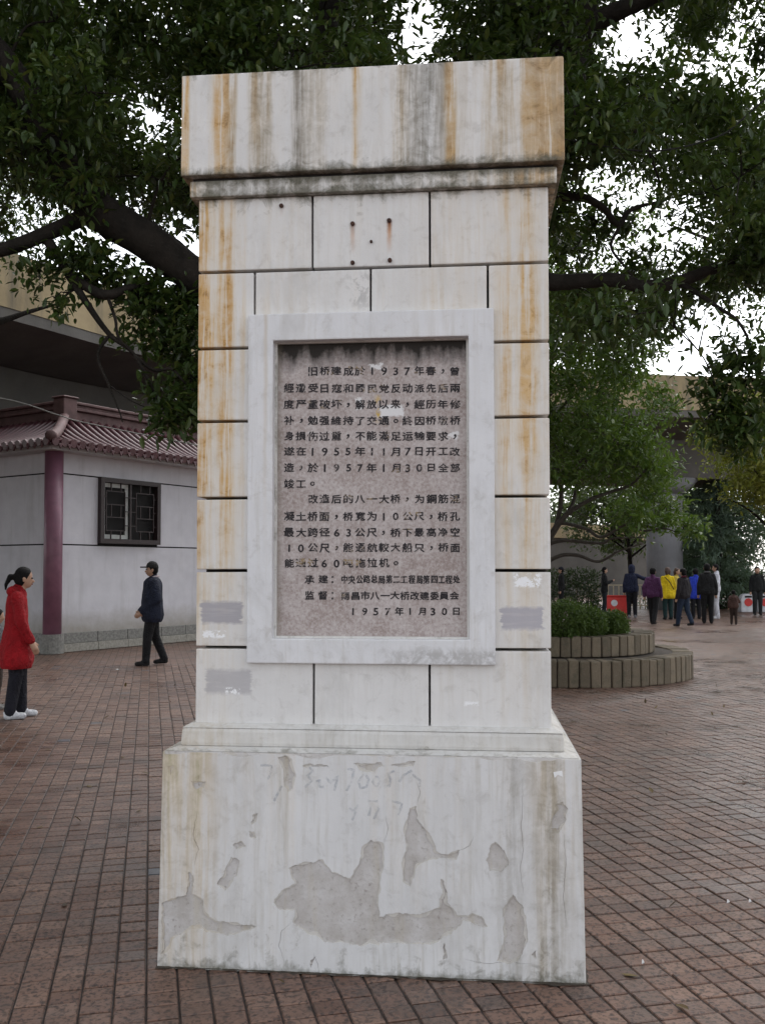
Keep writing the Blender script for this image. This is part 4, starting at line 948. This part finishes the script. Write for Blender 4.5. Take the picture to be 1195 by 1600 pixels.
def cedar(base, h, spread_r, seed, label):
    r2 = random.Random(seed); x, y = base; t = empty('cedar_tree', (x, y, 0), label=label, cat='tree', group='cedars behind the hedge')
    tm = MB(); tm.tube([(0, 0, -.1), (.05, 0, h * .5), (0, 0, h)], [.16, .11, .02], 9); tm.build('trunk', M_bark, t, smooth=True)
    bm_, C = MB(), []; z = .9
    while z < h - .2:
        rr = spread_r * (1 - z / h) ** .75 + .25
        for i in range(6):
            a = r2.uniform(0, 2 * math.pi); L = rr * r2.uniform(.7, 1.1); tip = Vector((L * math.cos(a), L * math.sin(a), z - L * .18)); mid = Vector((L * .5 * math.cos(a), L * .5 * math.sin(a), z + L * .08))
            P = smooth_path3([(0, 0, z), mid, tip], 5); bm_.tube(P, lerp_list([.035, .02, .006], len(P)), 5)
            for q in np.linspace(.2, 1, int(7 + L * 7)):
                j = min(int(q * (len(P) - 1)), len(P) - 1); w = .38 * L * (1.1 - q) + .12
                for s_ in range(3): C.append(np.array(P[j]) + np.array([r2.uniform(-w, w), r2.uniform(-w, w), -abs(r2.gauss(0, .11)) - .10 * q]))
        z += r2.uniform(.42, .62)
    bm_.build('branches', M_bark, t, smooth=True)
    V, Q = leaf_arrays(np.array(C), 7, .07, .24, .16, .3, .7, .1); link_mesh('crown', arr_mesh('crown', V, Q), M_cedar, t)
p = at(1165, 800, 34.5); cedar((p.x, p.y + 3), 6.6, 2.9, 1, 'drooping blue green cedar behind the hedge beside the litter bins')
p = at(1105, 800, 41); cedar((p.x, p.y), 6.4, 2.4, 2, 'smaller drooping cedar between the round pier and the larger cedar')
p = at(1290, 800, 40); cedar((p.x, p.y), 8.0, 3.2, 3, 'tall drooping cedar at the far end of the hedge')

for k_, (px, d, h, cr) in enumerate([(880, 78, 11, 5.5), (960, 92, 12, 6), (1040, 84, 10, 5), (1120, 95, 13, 6.5), (1200, 80, 11, 5.5), (1290, 90, 12, 6)]):
    p = at(px, 800, d)
    q = leafy_tree('broadleaf_tree', 'pale distant tree in the line far beyond the hedge', (p.x, p.y), h, cr, h * .55, 26, M_far, .5, 50 + k_, .2, per=16, k=7, spread=.5); q['group'] = 'distant trees beyond the hedge'
# hedges and bushes
def bushy(name, label, cat, c, size, n, k, ls, mat, grp=None, seed=0, kind='ball'):
    rg = np.random.default_rng(seed); o = empty(name, c, label=label, cat=cat, group=grp)
    if kind == 'ball':
        d = norm(rg.normal(0, 1, (n, 3))) * (rg.uniform(.55, 1.03, (n, 1))) * np.array(size); d = d[d[:, 2] > -size[2] * .8]; d[:, 2] += size[2] * .85
        d *= (1 + .13 * np.array([mnoise.noise(Vector(q) * 4.0 + Vector((seed, 0, 0))) for q in d]))[:, None]
    else:
        d = rg.uniform(-1, 1, (n, 3)) * np.array(size) ; d[:, 2] += size[2]; d[:, 2] += np.array([mnoise.noise(Vector((q[0] * 1.3, seed, 0))) for q in d]) * .14
    V, Q = leaf_arrays(d, k, ls * .7, ls, .5, .5, 0, .2, rg); link_mesh('foliage', arr_mesh('foliage', V, Q), mat, o)
    mb = MB()
    if kind == 'ball':
        for a in range(7): mb.tube([(0, 0, -.02), (math.cos(a) * size[0] * .4, math.sin(a) * size[1] * .4, size[2] * .7), (math.cos(a) * size[0] * .65, math.sin(a) * size[1] * .65, size[2] * 1.3)], [.02, .014, .006], 5)
    else:
        x = -size[0]
        while x < size[0]: mb.tube([(x, 0, -.02), (x + .05, .02, size[2]), (x - .08, 0, size[2] * 1.7)], [.025, .018, .008], 5); x += .45
    mb.build('stems', M_twig, o); return o
for px, py, d, s_, sd, lb in [(882, 990, 13.15, (.36, .34, .30), 1, 'large clipped green bush in the planter against the pillar edge'), (918, 985, 13.35, (.27, .27, .25), 2, 'middle clipped green bush in the planter'), (957, 985, 13.6, (.22, .22, .20), 3, 'small clipped bush at the planter rim')]:
    q = at(px, py, d); bushy('clipped_bush', lb, 'bush', (q.x, d, .60), s_, 1500, 6, .036, M_ball, 'bushes in the planter', sd)
def hedge(px0, px1, d, h, lb, sd, tk=.5):
    a, b = at(px0, 950, d), at(px1, 950, d); bushy('hedge', lb, 'hedge', ((a.x + b.x) / 2, d, 0), ((b.x - a.x) / 2, tk, h / 2), int(520 * (b.x - a.x)), 5, .10, M_hedge, None, sd, 'box')
hedge(845, 935, 35.8, 1.55, 'dark green hedge behind the planter bushes', 5)
hedge(1075, 1330, 37.8, 1.35, 'long dark green hedge behind the crowd', 6)
M_rail = simple('beige_railing_paint', (.34, .28, .19), .6, .2, 8, .1)
rl_ = empty('railing', (at(975, 950, 37).x, 37, 0), label='low beige railing behind the crowd between the two hedges', cat='railing')
for i in range(19):
    x = -1.9 + i * .21; mb = MB(); mb.box(x - .018, x + .018, -.02, .02, 0, .92); mb.build('baluster', M_rail, rl_)
for z_ in (.12, .5, .93): mb = MB(); mb.box(-1.95, 1.95, -.03, .03, z_, z_ + .05); mb.build('rail', M_rail, rl_)
# sagging cable
mb = MB(); mb.tube(smooth_path3(pl3((820, 205, 6.6), (901, 221, 6.6), (1017, 236, 6.5), (1119, 214, 6.4), (1175, 172, 6.3), (1300, 60, 6.2)), 8), .006, 6)
tag(mb.build('cable', M_black), 'thin dark cable sagging through the tree leaves right of the pillar', 'cable')
mb = MB(); mb.tube(smooth_path3(pl3((-200, 596, 16.4), (0, 622, 16.6), (90, 648, 16.8), (140, 662, 17.2), (330, 700, 18.5)), 6), .012, 6)
tag(mb.build('cable', M_gran), 'grey cable strung in front of the tiled roof', 'cable')

# ------------------------------------------------------------------ PEOPLE
def skinish(name, col, rough=.7, var=.15, scale=18): return simple(name, col, rough, var, scale, .25, bdist=.006)
def fabric(name, col):
    g = G(name); c = g.coord(); a = g.noise(g.map(c, (7, 7, 4)), 1, 4, .6, 1.2); b = g.noise(c, 16, 4, .6, 1.5); f = g.noise(c, 160, 2)
    k = g.mix(g.mr(a, .3, .7), tuple(x * .72 for x in col), tuple(min(1, x * 1.25) for x in col))
    return g.done(g.bsdf(k, .8, g.bump(g.math('ADD', g.mul(a, 1.2), g.math('ADD', g.mul(b, .7), g.mul(f, .05))), .9, .05), spec=.3))
M_skin = skinish('skin', (.42, .25, .17), .55, .08, 10); M_hair = simple('black_hair', (.007, .006, .006), .7, .3, 60, .5, spec=.15)
M_brownhair = skinish('brown_hair', (.06, .028, .015), .5, .3, 40); M_eye = simple('eye', (.015, .012, .01), .3)
CL = {}
def cloth(col):
    if col not in CL: CL[col] = fabric('cloth_%d' % len(CL), col)
    return CL[col]
def remesh(mb, vox, it=6, fac=.5):
    me = mb.mesh('tmp'); o = bpy.data.objects.new('tmp', me); COL.objects.link(o)
    m = o.modifiers.new('r', 'REMESH'); m.mode = 'VOXEL'; m.voxel_size = vox; m = o.modifiers.new('s', 'SMOOTH'); m.iterations = it; m.factor = fac
    dg = bpy.context.evaluated_depsgraph_get(); r = bpy.data.meshes.new_from_object(o.evaluated_get(dg)); bpy.data.objects.remove(o); bpy.data.meshes.remove(me)
    r.polygons.foreach_set('use_smooth', [True] * len(r.polygons)); return r
J0 = dict(head=(0, .012, .925), neck=(0, -.005, .85), sL=(-.092, 0, .80), sR=(.092, 0, .80), eL=(-.135, -.015, .635), eR=(.135, -.015, .635), wL=(-.14, .03, .485), wR=(.14, .03, .485),
          hL=(-.052, 0, .52), hR=(.052, 0, .52), kL=(-.055, .012, .285), kR=(.055, .012, .285), aL=(-.058, -.012, .05), aR=(.058, -.012, .05), lean=(0, 0, 0))
def person(label, foot, H, yaw, coat, pants, shoes=(.02, .018, .018), hair=M_hair, hem=.47, pose=None, bulk=1.0, flare=1.0, near=False, longhair=0, pony=False, hood=None, capcol=None, collar=None, skirt_bulk=1.0, bag=None):
    bulk = 1 + (bulk - 1) * .55; J = {k: Vector(v) for k, v in J0.items()}
    for k, v in (pose or {}).items(): J[k] = Vector(v)
    J = {k: v * H for k, v in J.items()}; u = H; vox = .0085 if near else .014
    root_loc = Vector((foot[0], foot[1], 0)); hd = J['head']; lf = {'L': min(J['aL'].z, J['aR'].z)}
    # the body, one continuous skin
    b = MB(); b.capsule(hd + Vector((0, .004, -.012)) * u, hd + Vector((0, 0, .022)) * u, .046 * u, .052 * u, 14)
    b.capsule(hd + Vector((0, .02, -.030)) * u, hd + Vector((0, .012, -.01)) * u, .030 * u, .040 * u)
    b.capsule(hd + Vector((0, .052, -.006)) * u, hd + Vector((0, .058, -.016)) * u, .007 * u, .010 * u, 8)
    for s_ in (-1, 1): b.capsule(hd + Vector((s_ * .049, -.004, .004)) * u, hd + Vector((s_ * .050, -.004, -.012)) * u, .011 * u, .008 * u, 8)
    b.capsule(J['neck'] - Vector((0, 0, .03)) * u, hd - Vector((0, .004, .02)) * u, .032 * u, .029 * u)
    ch = (J['sL'] + J['sR']) / 2; pv = (J['hL'] + J['hR']) / 2
    for s_, a_ in ((-1, 'L'), (1, 'R')):
        o = Vector((s_ * .034, 0, 0)) * u; b.capsule(ch + o * .8 - Vector((0, 0, .07)) * u, pv + o, .045 * u, .048 * u); b.capsule(J['neck'] - Vector((0, 0, .05)) * u, J['s' + a_], .022 * u, .024 * u)
        b.capsule(J['s' + a_], J['e' + a_], .030 * u, .024 * u); b.capsule(J['e' + a_], J['w' + a_], .024 * u, .017 * u)
        b.capsule(J['h' + a_], J['k' + a_], .048 * u, .034 * u); b.capsule(J['k' + a_], J['a' + a_], .034 * u, .023 * u)
        fd = Vector((0, .075, -.03)) * u if J['a' + a_].z < .08 * u else Vector((0, .06, -.05)) * u
        b.capsule(J['a' + a_] + Vector((0, -.01, -.02)) * u, J['a' + a_] + fd * .9, .022 * u, .014 * u)
        hv = (J['w' + a_] - J['e' + a_]).normalized(); side = hv.cross(Vector((s_ * 1.0, .2, 0))).normalized(); wv = hv.cross(side)
        w0 = J['w' + a_]; b.capsule(w0 + hv * .012 * u, w0 + hv * .050 * u, .019 * u, .021 * u)
        if near:
            for q, (of, ln) in enumerate(((-.018, .036), (-.006, .044), (.006, .042), (.017, .034))):
                p0 = w0 + hv * .052 * u + side * of * u; p1 = p0 + hv * ln * .55 * u + wv * .004 * u; p2 = p1 + hv * ln * .45 * u + wv * .012 * u
                b.capsule(p0, p1, .0062 * u, .0056 * u, 8); b.capsule(p1, p2, .0056 * u, .0048 * u, 8)
            b.capsule(w0 + hv * .018 * u + side * -.018 * u, w0 + hv * .045 * u + side * -.034 * u + wv * .01 * u, .0075 * u, .0058 * u, 8)
    body = link_mesh('person', remesh(b, vox, 3), M_skin); body.location = root_loc; body.rotation_euler = (0, 0, yaw); tag(body, label, 'person')
    # jacket or coat
    c = MB(); hz = hem * H
    for s_, a_ in ((-1, 'L'), (1, 'R')):
        o = Vector((s_ * .044 * bulk, 0, 0)) * u; top = ch + o * .8 - Vector((0, 0, .055)) * u; bot = Vector((pv.x + o.x * 1.08, pv.y, hz + .07 * u)); wst = Vector((pv.x + o.x, pv.y + .004 * u, .62 * H))
        c.capsule(top, wst, .062 * u * bulk, .068 * u * bulk); c.capsule(wst, bot, .068 * u * bulk, .074 * u * bulk * flare * skirt_bulk)
        c.capsule((top + ch) / 2 - o * .7, wst - o, .066 * u * bulk, .074 * u * bulk); c.capsule(wst - o, bot - Vector((o.x * 1.08, 0, 0)), .074 * u * bulk, .080 * u * bulk * flare)
        c.capsule(J['neck'] - Vector((0, 0, .035)) * u, J['s' + a_] + Vector((-s_ * .012, 0, .004)) * u, .036 * u, .034 * u * bulk)
        if hem < .42: c.capsule(wst, bot + Vector((s_ * .018 * flare, 0, -.02)) * u, .066 * u * bulk, .070 * u * bulk * flare)
        c.capsule(J['s' + a_], J['e' + a_], .039 * u * bulk, .034 * u * bulk); c.capsule(J['e' + a_], J['w' + a_] - (J['w' + a_] - J['e' + a_]).normalized() * .008 * u, .034 * u * bulk, .028 * u * bulk)
    c.capsule(J['neck'] - Vector((0, .0, .03)) * u, J['neck'] + Vector((0, -.004, .0)) * u, .052 * u, .044 * u)
    if hood == 'down': c.capsule(J['neck'] + Vector((-.04, -.042, -.012)) * u, J['neck'] + Vector((.04, -.042, -.012)) * u, .036 * u, .036 * u)
    jm = remesh(c, vox, 5)
    bmj = bmesh.new(); bmj.from_mesh(jm); bmesh.ops.bisect_plane(bmj, geom=bmj.verts[:] + bmj.edges[:] + bmj.faces[:], plane_co=(0, 0, hz), plane_no=(0, 0, -1), clear_outer=True)
    for v in bmj.verts: v.co += mnoise.noise_vector(v.co * 9 + Vector((len(label), 0, 0))) * .008
    ed = [e for e in bmj.edges if e.is_boundary]
    if ed: bmesh.ops.holes_fill(bmj, edges=ed)
    bmj.to_mesh(jm); bmj.free(); link_mesh('coat', jm, cloth(coat), body)
    # trousers
    t = MB()
    for a_ in 'LR':
        t.capsule(J['h' + a_] + Vector((0, 0, .03)) * u, J['k' + a_], .060 * u * min(bulk, 1.1), .047 * u); t.capsule(J['k' + a_], J['a' + a_] + Vector((0, 0, .0)) * u, .046 * u, .038 * u)
    t.capsule(J['hL'] + Vector((0, 0, .05)) * u, J['hR'] + Vector((0, 0, .05)) * u, .062 * u, .062 * u); link_mesh('trousers', remesh(t, vox, 4), cloth(pants), body)
    for a_ in 'LR':
        s = MB(); an = J['a' + a_]; lift = an.z - .05 * u
        pitch = min(max(lift / (.16 * u), 0), 1) * .7
        f1 = Vector((0, math.cos(pitch), -math.sin(pitch)))
        heel = Vector((an.x, an.y - .012 * u, an.z - .026 * u)); toe = heel + f1 * .095 * u + Vector((0, 0, -.004 * u))
        s.capsule(heel, toe, .027 * u, .022 * u); s.capsule(heel + Vector((0, 0, .02 * u)), heel + f1 * .035 * u + Vector((0, 0, .014 * u)), .028 * u, .024 * u)
        zmin = 0.0; me = remesh(s, vox, 2)
        for v in me.vertices: v.co.z = max(v.co.z, .002)
        link_mesh('shoe', me, cloth(shoes), body)
    # hair, hood or cap
    h = MB()
    if hood == 'up':
        h.capsule(hd + Vector((0, -.014, -.03)) * u, hd + Vector((0, -.010, .026)) * u, .064 * u, .066 * u, 14); link_mesh('hood', remesh(h, vox, 3), cloth(coat), body)
    else:
        h.capsule(hd + Vector((0, -.012, -.002)) * u, hd + Vector((0, -.006, .028)) * u, .053 * u, .057 * u, 14)
        if longhair: h.capsule(hd + Vector((-.02, -.028, 0)) * u, hd + Vector((-.02, -.036, -longhair)) * u, .042 * u, .03 * u); h.capsule(hd + Vector((.02, -.028, 0)) * u, hd + Vector((.02, -.036, -longhair)) * u, .042 * u, .03 * u)
        if pony:
            h.capsule(hd + Vector((0, -.055, .012)) * u, hd + Vector((0, -.085, .016)) * u, .018 * u, .020 * u); h.capsule(hd + Vector((0, -.085, .016)) * u, hd + Vector((0, -.112, -.035)) * u, .020 * u, .012 * u); h.capsule(hd + Vector((0, -.112, -.035)) * u, hd + Vector((0, -.114, -.07)) * u, .013 * u, .006 * u)
        hm = remesh(h, vox, 3)
        bmh = bmesh.new(); bmh.from_mesh(hm); fn = Vector((0, .85, -.5)).normalized()
        bmesh.ops.bisect_plane(bmh, geom=bmh.verts[:] + bmh.edges[:] + bmh.faces[:], plane_co=hd + Vector((0, .020, .012)) * u, plane_no=fn, clear_outer=True)
        ed = [e for e in bmh.edges if e.is_boundary]
        if ed: bmesh.ops.holes_fill(bmh, edges=ed)
        bmh.to_mesh(hm); bmh.free(); link_mesh('hair', hm, hair, body)
    if capcol:
        h = MB(); h.capsule(hd + Vector((0, -.008, .014)) * u, hd + Vector((0, -.006, .030)) * u, .060 * u, .060 * u, 14); cm = remesh(h, vox, 3)
        bmh = bmesh.new(); bmh.from_mesh(cm); bmesh.ops.bisect_plane(bmh, geom=bmh.verts[:] + bmh.edges[:] + bmh.faces[:], plane_co=hd + Vector((0, 0, .022)) * u, plane_no=(0, .1, -1), clear_outer=True)
        bmesh.ops.holes_fill(bmh, edges=[e for e in bmh.edges if e.is_boundary]); bmh.to_mesh(cm); bmh.free(); cap = link_mesh('cap', cm, cloth(capcol), body)
        v = MB(); P = []
        for k in range(9):
            a = math.pi * k / 8; P.append((hd.x + math.cos(a) * .050 * u, hd.y + .035 * u + math.sin(a) * .075 * u))
        v.prism(P, hd.z + .022 * u, hd.z + .034 * u); v.build('visor', cloth(capcol), cap)
    if collar:
        q = MB(); ring_ = [J['neck'] + Vector((math.cos(a) * .047, math.sin(a) * .044 - .004, .004 + .010 * -math.sin(a))) * u for a in [2 * math.pi * k / 16 for k in range(17)]]
        q.tube(ring_, .013 * u, 6, cap=False); q.build('collar', cloth(collar), body, smooth=True)
    if near:
        for s_ in (-1, 1):
            q = MB(); e0 = hd + Vector((s_ * .020, .048, .006)) * u; q.capsule(e0, e0 + Vector((0, .002, 0)) * u, .006 * u, .006 * u, 8); q.build('eye', M_eye, body, smooth=True)
        q = MB(); e0 = hd + Vector((0, .050, -.034)) * u; q.capsule(e0 - Vector((.014, 0, 0)) * u, e0 + Vector((.014, 0, 0)) * u, .0045 * u, .0045 * u, 8); q.build('mouth', cloth((.28, .10, .08)), body, smooth=True)
    if bag:
        q = MB(); q.tube([ch + Vector((-.09, .075, .02)) * u, ch + Vector((0, .10, -.10)) * u, ch + Vector((.09, .06, -.22)) * u, ch + Vector((.10, -.06, -.22)) * u, ch + Vector((0, -.10, -.08)) * u, ch + Vector((-.09, -.07, .02)) * u], .008 * u, 5); q.build('bag_strap', cloth(bag), body)
    return body
def foot(px, py):
    q = on_ground(px, py); return (q.x, q.y)
fw = lambda dx, dy: -math.atan2(dx, dy)
# left: woman in red, man in cap, child at the edge
person('woman in a red hooded coat with black ponytail and white trainers', foot(24, 1122), 1.60, fw(.95, .42), (.30, .005, .010), (.014, .014, .022), (.62, .63, .66), hem=.335, flare=1.45, near=True, pony=True, hood='down', bulk=1.06, longhair=0,
       pose=dict(head=(0, .045, .918), neck=(0, .015, .85), eL=(-.14, -.005, .64), eR=(.145, .02, .64), wL=(-.13, .05, .50), wR=(.135, .085, .51), kL=(-.05, .03, .285), kR=(.05, .0, .285), aL=(-.05, .04, .05), aR=(.052, -.035, .05)))
person('elderly man in navy jacket and dark peaked cap strolling past the white wall', foot(238, 1039), 1.69, fw(-1, -.35), (.014, .018, .036), (.012, .012, .014), capcol=(.02, .018, .018), collar=(.45, .38, .40), near=True, bulk=1.75, hem=.42,
       pose=dict(head=(0, .012, .925), eL=(-.15, -.03, .645), eR=(.15, -.03, .645), wL=(-.08, .10, .525), wR=(.07, .105, .52), kL=(-.055, .05, .285), kR=(.055, -.03, .28), aL=(-.055, .065, .05), aR=(.055, -.12, .058), hL=(-.05, .0, .52), hR=(.05, 0, .52)))
person('child in grey jacket half hidden beside the woman in red', foot(-6, 1108), 1.12, fw(.9, .3), (.10, .10, .11), (.05, .035, .03), (.28, .27, .26), near=False, bulk=1.15)
# right: the crowd
person('man in black coat holding a hand up by the hedge', foot(944, 958), 1.66, fw(1, -.1), (.010, .011, .012), (.018, .022, .028), pose=dict(eR=(.14, .03, .64), wR=(.06, .16, .70), eL=(-.14, .03, .64), wL=(-.06, .15, .69)), hem=.42)
person('person in navy hooded jacket reaching an arm out over the red board', foot(987, 965), 1.72, fw(.25, 1), (.014, .018, .045), (.010, .010, .014), (.3, .3, .32), hood='up', bulk=1.12, pose=dict(eR=(.22, .03, .74), wR=(.36, .06, .755)))
person('woman in purple jacket striding past the crowd', foot(1020, 976), 1.62, fw(.55, .85), (.085, .028, .085), (.012, .012, .014), bulk=1.12, pose=dict(kL=(-.05, .06, .29), aL=(-.05, .10, .05), kR=(.05, -.02, .285), aR=(.05, -.12, .07), eL=(-.15, -.05, .65), wL=(-.15, -.02, .5)))
person('woman with brown hair in bright yellow coat seen from behind', foot(1043, 968), 1.64, fw(-.1, 1), (.72, .52, .012), (.012, .035, .035), hair=M_brownhair, longhair=.05, hem=.40, flare=1.1, bulk=1.08, bag=(.03, .02, .02))
person('woman in pale yellow jacket turning her face beside the yellow coat', foot(1057, 967), 1.62, fw(.8, -.5), (.55, .42, .08), (.012, .012, .014), hair=M_brownhair, longhair=.05)
person('person in dark jacket with maroon collar and blue jeans walking', foot(1068, 979), 1.60, fw(-.5, .85), (.020, .017, .020), (.020, .032, .060), bulk=1.2, collar=(.12, .02, .035), pose=dict(kL=(-.05, .05, .29), aL=(-.05, .09, .05), kR=(.05, -.03, .285), aR=(.05, -.13, .075)))
person('person in bright blue jacket amid the crowd', foot(1087, 967), 1.60, fw(.1, 1), (.025, .055, .50), (.012, .012, .016), bulk=1.1, hem=.40)
person('broad man in black jacket with grey shoulders seen from behind', foot(1105, 974), 1.74, fw(.25, 1), (.014, .014, .015), (.010, .010, .011), bulk=1.18, collar=(.12, .12, .125))
person('person dressed in white with black hair beyond the broad man', foot(1119, 967), 1.74, fw(-.9, .2), (.62, .63, .68), (.62, .63, .68), (.7, .7, .72), bulk=1.0)
person('small child in brown coat walking alone on the paving', foot(1146, 976), .98, fw(.2, 1), (.075, .040, .032), (.04, .025, .02), bulk=1.3, pose=dict(eR=(.16, .03, .66), wR=(.14, .12, .70), kL=(-.055, .04, .28), aL=(-.055, .06, .05)))
person('man in dark clothes standing between the two litter bins', foot(1183, 961), 1.66, fw(-.2, -1), (.012, .013, .013), (.022, .024, .026), bulk=1.0)
person('person in black walking behind the clipped bushes', foot(877, 958), 1.66, fw(-1, .1), (.012, .012, .012), (.012, .012, .014), capcol=(.012, .012, .018))
# litter bins and red board
M_binw = simple('white_enamel', (.52, .52, .54), .5, .2, 6, .05); M_red = simple('red_paint', (.50, .025, .02), .5, .15, 6, .05)
for px, py, lb in [(1166, 956, 'white litter bin with red round mark left of the man in dark clothes'), (1192, 956, 'white litter bin with red round mark behind the man in dark clothes')]:
    q = on_ground(px, py); bn = empty('litter_bin', (q.x, q.y, 0), label=lb, cat='litter bin', group='white litter bins by the hedge')
    mb = MB(); P = [(-.26, 0), (.26, 0), (.26, .50), (.20, .62), (.10, .67), (-.10, .67), (-.20, .62), (-.26, .50)]
    mb.add([(x, -.16, z) for x, z in P] + [(x, .16, z) for x, z in P], [tuple(range(8))[::-1][::-1], tuple(range(15, 7, -1))] + [(i, 8 + i, 8 + (i + 1) % 8, (i + 1) % 8) for i in range(8)])
    mb.build('bin_body', M_binw, bn, bevel=.015, seg=2)
    mb = MB(); mb.tube([(0, -.155, .36), (0, -.172, .36)], .15, 18); mb.build('red_mark', M_red, bn)
    mb = MB(); mb.box(-.13, .13, -.165, -.15, .53, .60); mb.build('slot', M_black, bn)
q = on_ground(971, 964); sb = empty('sign_board', (q.x, q.y + .6, 0), R(-8), label='red folding board with white circle standing behind the navy hooded person', cat='sign board')
for s_ in (-1, 1):
    mb = MB(); M_ = Matrix.Translation((0, s_ * .14, 0)) @ Matrix.Rotation(s_ * .22, 4, 'X'); mb.box(-.34, .34, -.015, .015, 0, .72, M_); mb.build('board', M_red, sb, bevel=.004, seg=1)
M_ = Matrix.Translation((0, -.14, 0)) @ Matrix.Rotation(-.22, 4, 'X'); mb = MB(); mb.tube([M_ @ Vector((-.1, -.012, .45)), M_ @ Vector((-.1, -.02, .45))], .11, 18); mb.build('white_circle', M_binw, sb)
# fallen leaves
rg = np.random.default_rng(3); P = np.stack([rg.uniform(-6, 7, 420), rg.uniform(2.2, 14, 420), np.full(420, .006)], 1)
lx = (P[:, 0] - MX) * math.cos(TH) - (P[:, 1] - MY) * math.sin(TH); ly = (P[:, 0] - MX) * math.sin(TH) + (P[:, 1] - MY) * math.cos(TH); P = P[~((np.abs(lx) < .9) & (ly > -.2) & (ly < 1.7))]
V, Q = leaf_arrays(P, 1, .0, .055, .5, 3.5, 0, .15, rg); V[:, 2] = np.maximum(V[:, 2], .003)
M_dead = leaf_material('fallen_leaf', [(.05, .03, .015), (.10, .06, .02), (.16, .11, .03)], .6, .05)
o = link_mesh('fallen_leaves', arr_mesh('fallen_leaves', V, Q), M_dead); tag(o, 'brown fallen leaves scattered over the wet paving', 'leaves', kind='stuff')
# dirt gathered along the foot of the pillar
mb = MB(); o_ = WG - WS; cor = [(-WG, -o_), (WG, -o_), (WG, D + o_), (-WG, D + o_)]; inn, out_ = [], []
for i in range(4):
    a_, b_ = Vector(cor[i]), Vector(cor[(i + 1) % 4]); t_ = (b_ - a_).normalized(); n_ = Vector((t_.y, -t_.x))
    for k in range(70):
        p = a_.lerp(b_, k / 70); w_ = .004 + .026 * max(0, .3 + mnoise.noise(Vector((p.x * 9, p.y * 9, 1))) + .6 * mnoise.noise(Vector((p.x * 37, p.y * 37, 2))))
        inn.append(p - n_ * .01); out_.append(p + n_ * w_ - t_ * (.02 if k == 0 else 0) * 0)
N_ = len(inn); V = [M_loc @ Vector((p.x, p.y, .004 + .006 * abs(mnoise.noise(Vector((p.x * 50, p.y * 50, 0)))))) for p in inn] + [M_loc @ Vector((p.x, p.y, .0018)) for p in out_]
mb.add(V, [(i, N_ + i, N_ + (i + 1) % N_, (i + 1) % N_) for i in range(N_)]); q = mb.build('dirt', simple('moist_dirt', (.050, .038, .026), .8, .5, 40, .8), pavement); q['kind'] = 'stuff'
# litter on the paving
for px, py, s_ in [(272, 1001, .05), (184, 1047, .03), (1137, 1412, .008), (1171, 1411, .007), (1004, 1507, .006)]:
    q = on_ground(px, py); mb = MB(); mb.add([(q.x - s_, q.y - s_ * .5, .004), (q.x + s_ * .7, q.y - s_ * .7, .012), (q.x + s_, q.y + s_ * .6, .004), (q.x - s_ * .4, q.y + s_ * .8, .018), (q.x, q.y, .02)], [(0, 1, 4), (1, 2, 4), (2, 3, 4), (3, 0, 4), (3, 2, 1, 0)])
    tag(mb.build('paper_litter', M_paper), 'small white scrap of litter lying on the wet paving', 'litter', 'scraps of litter on the paving')
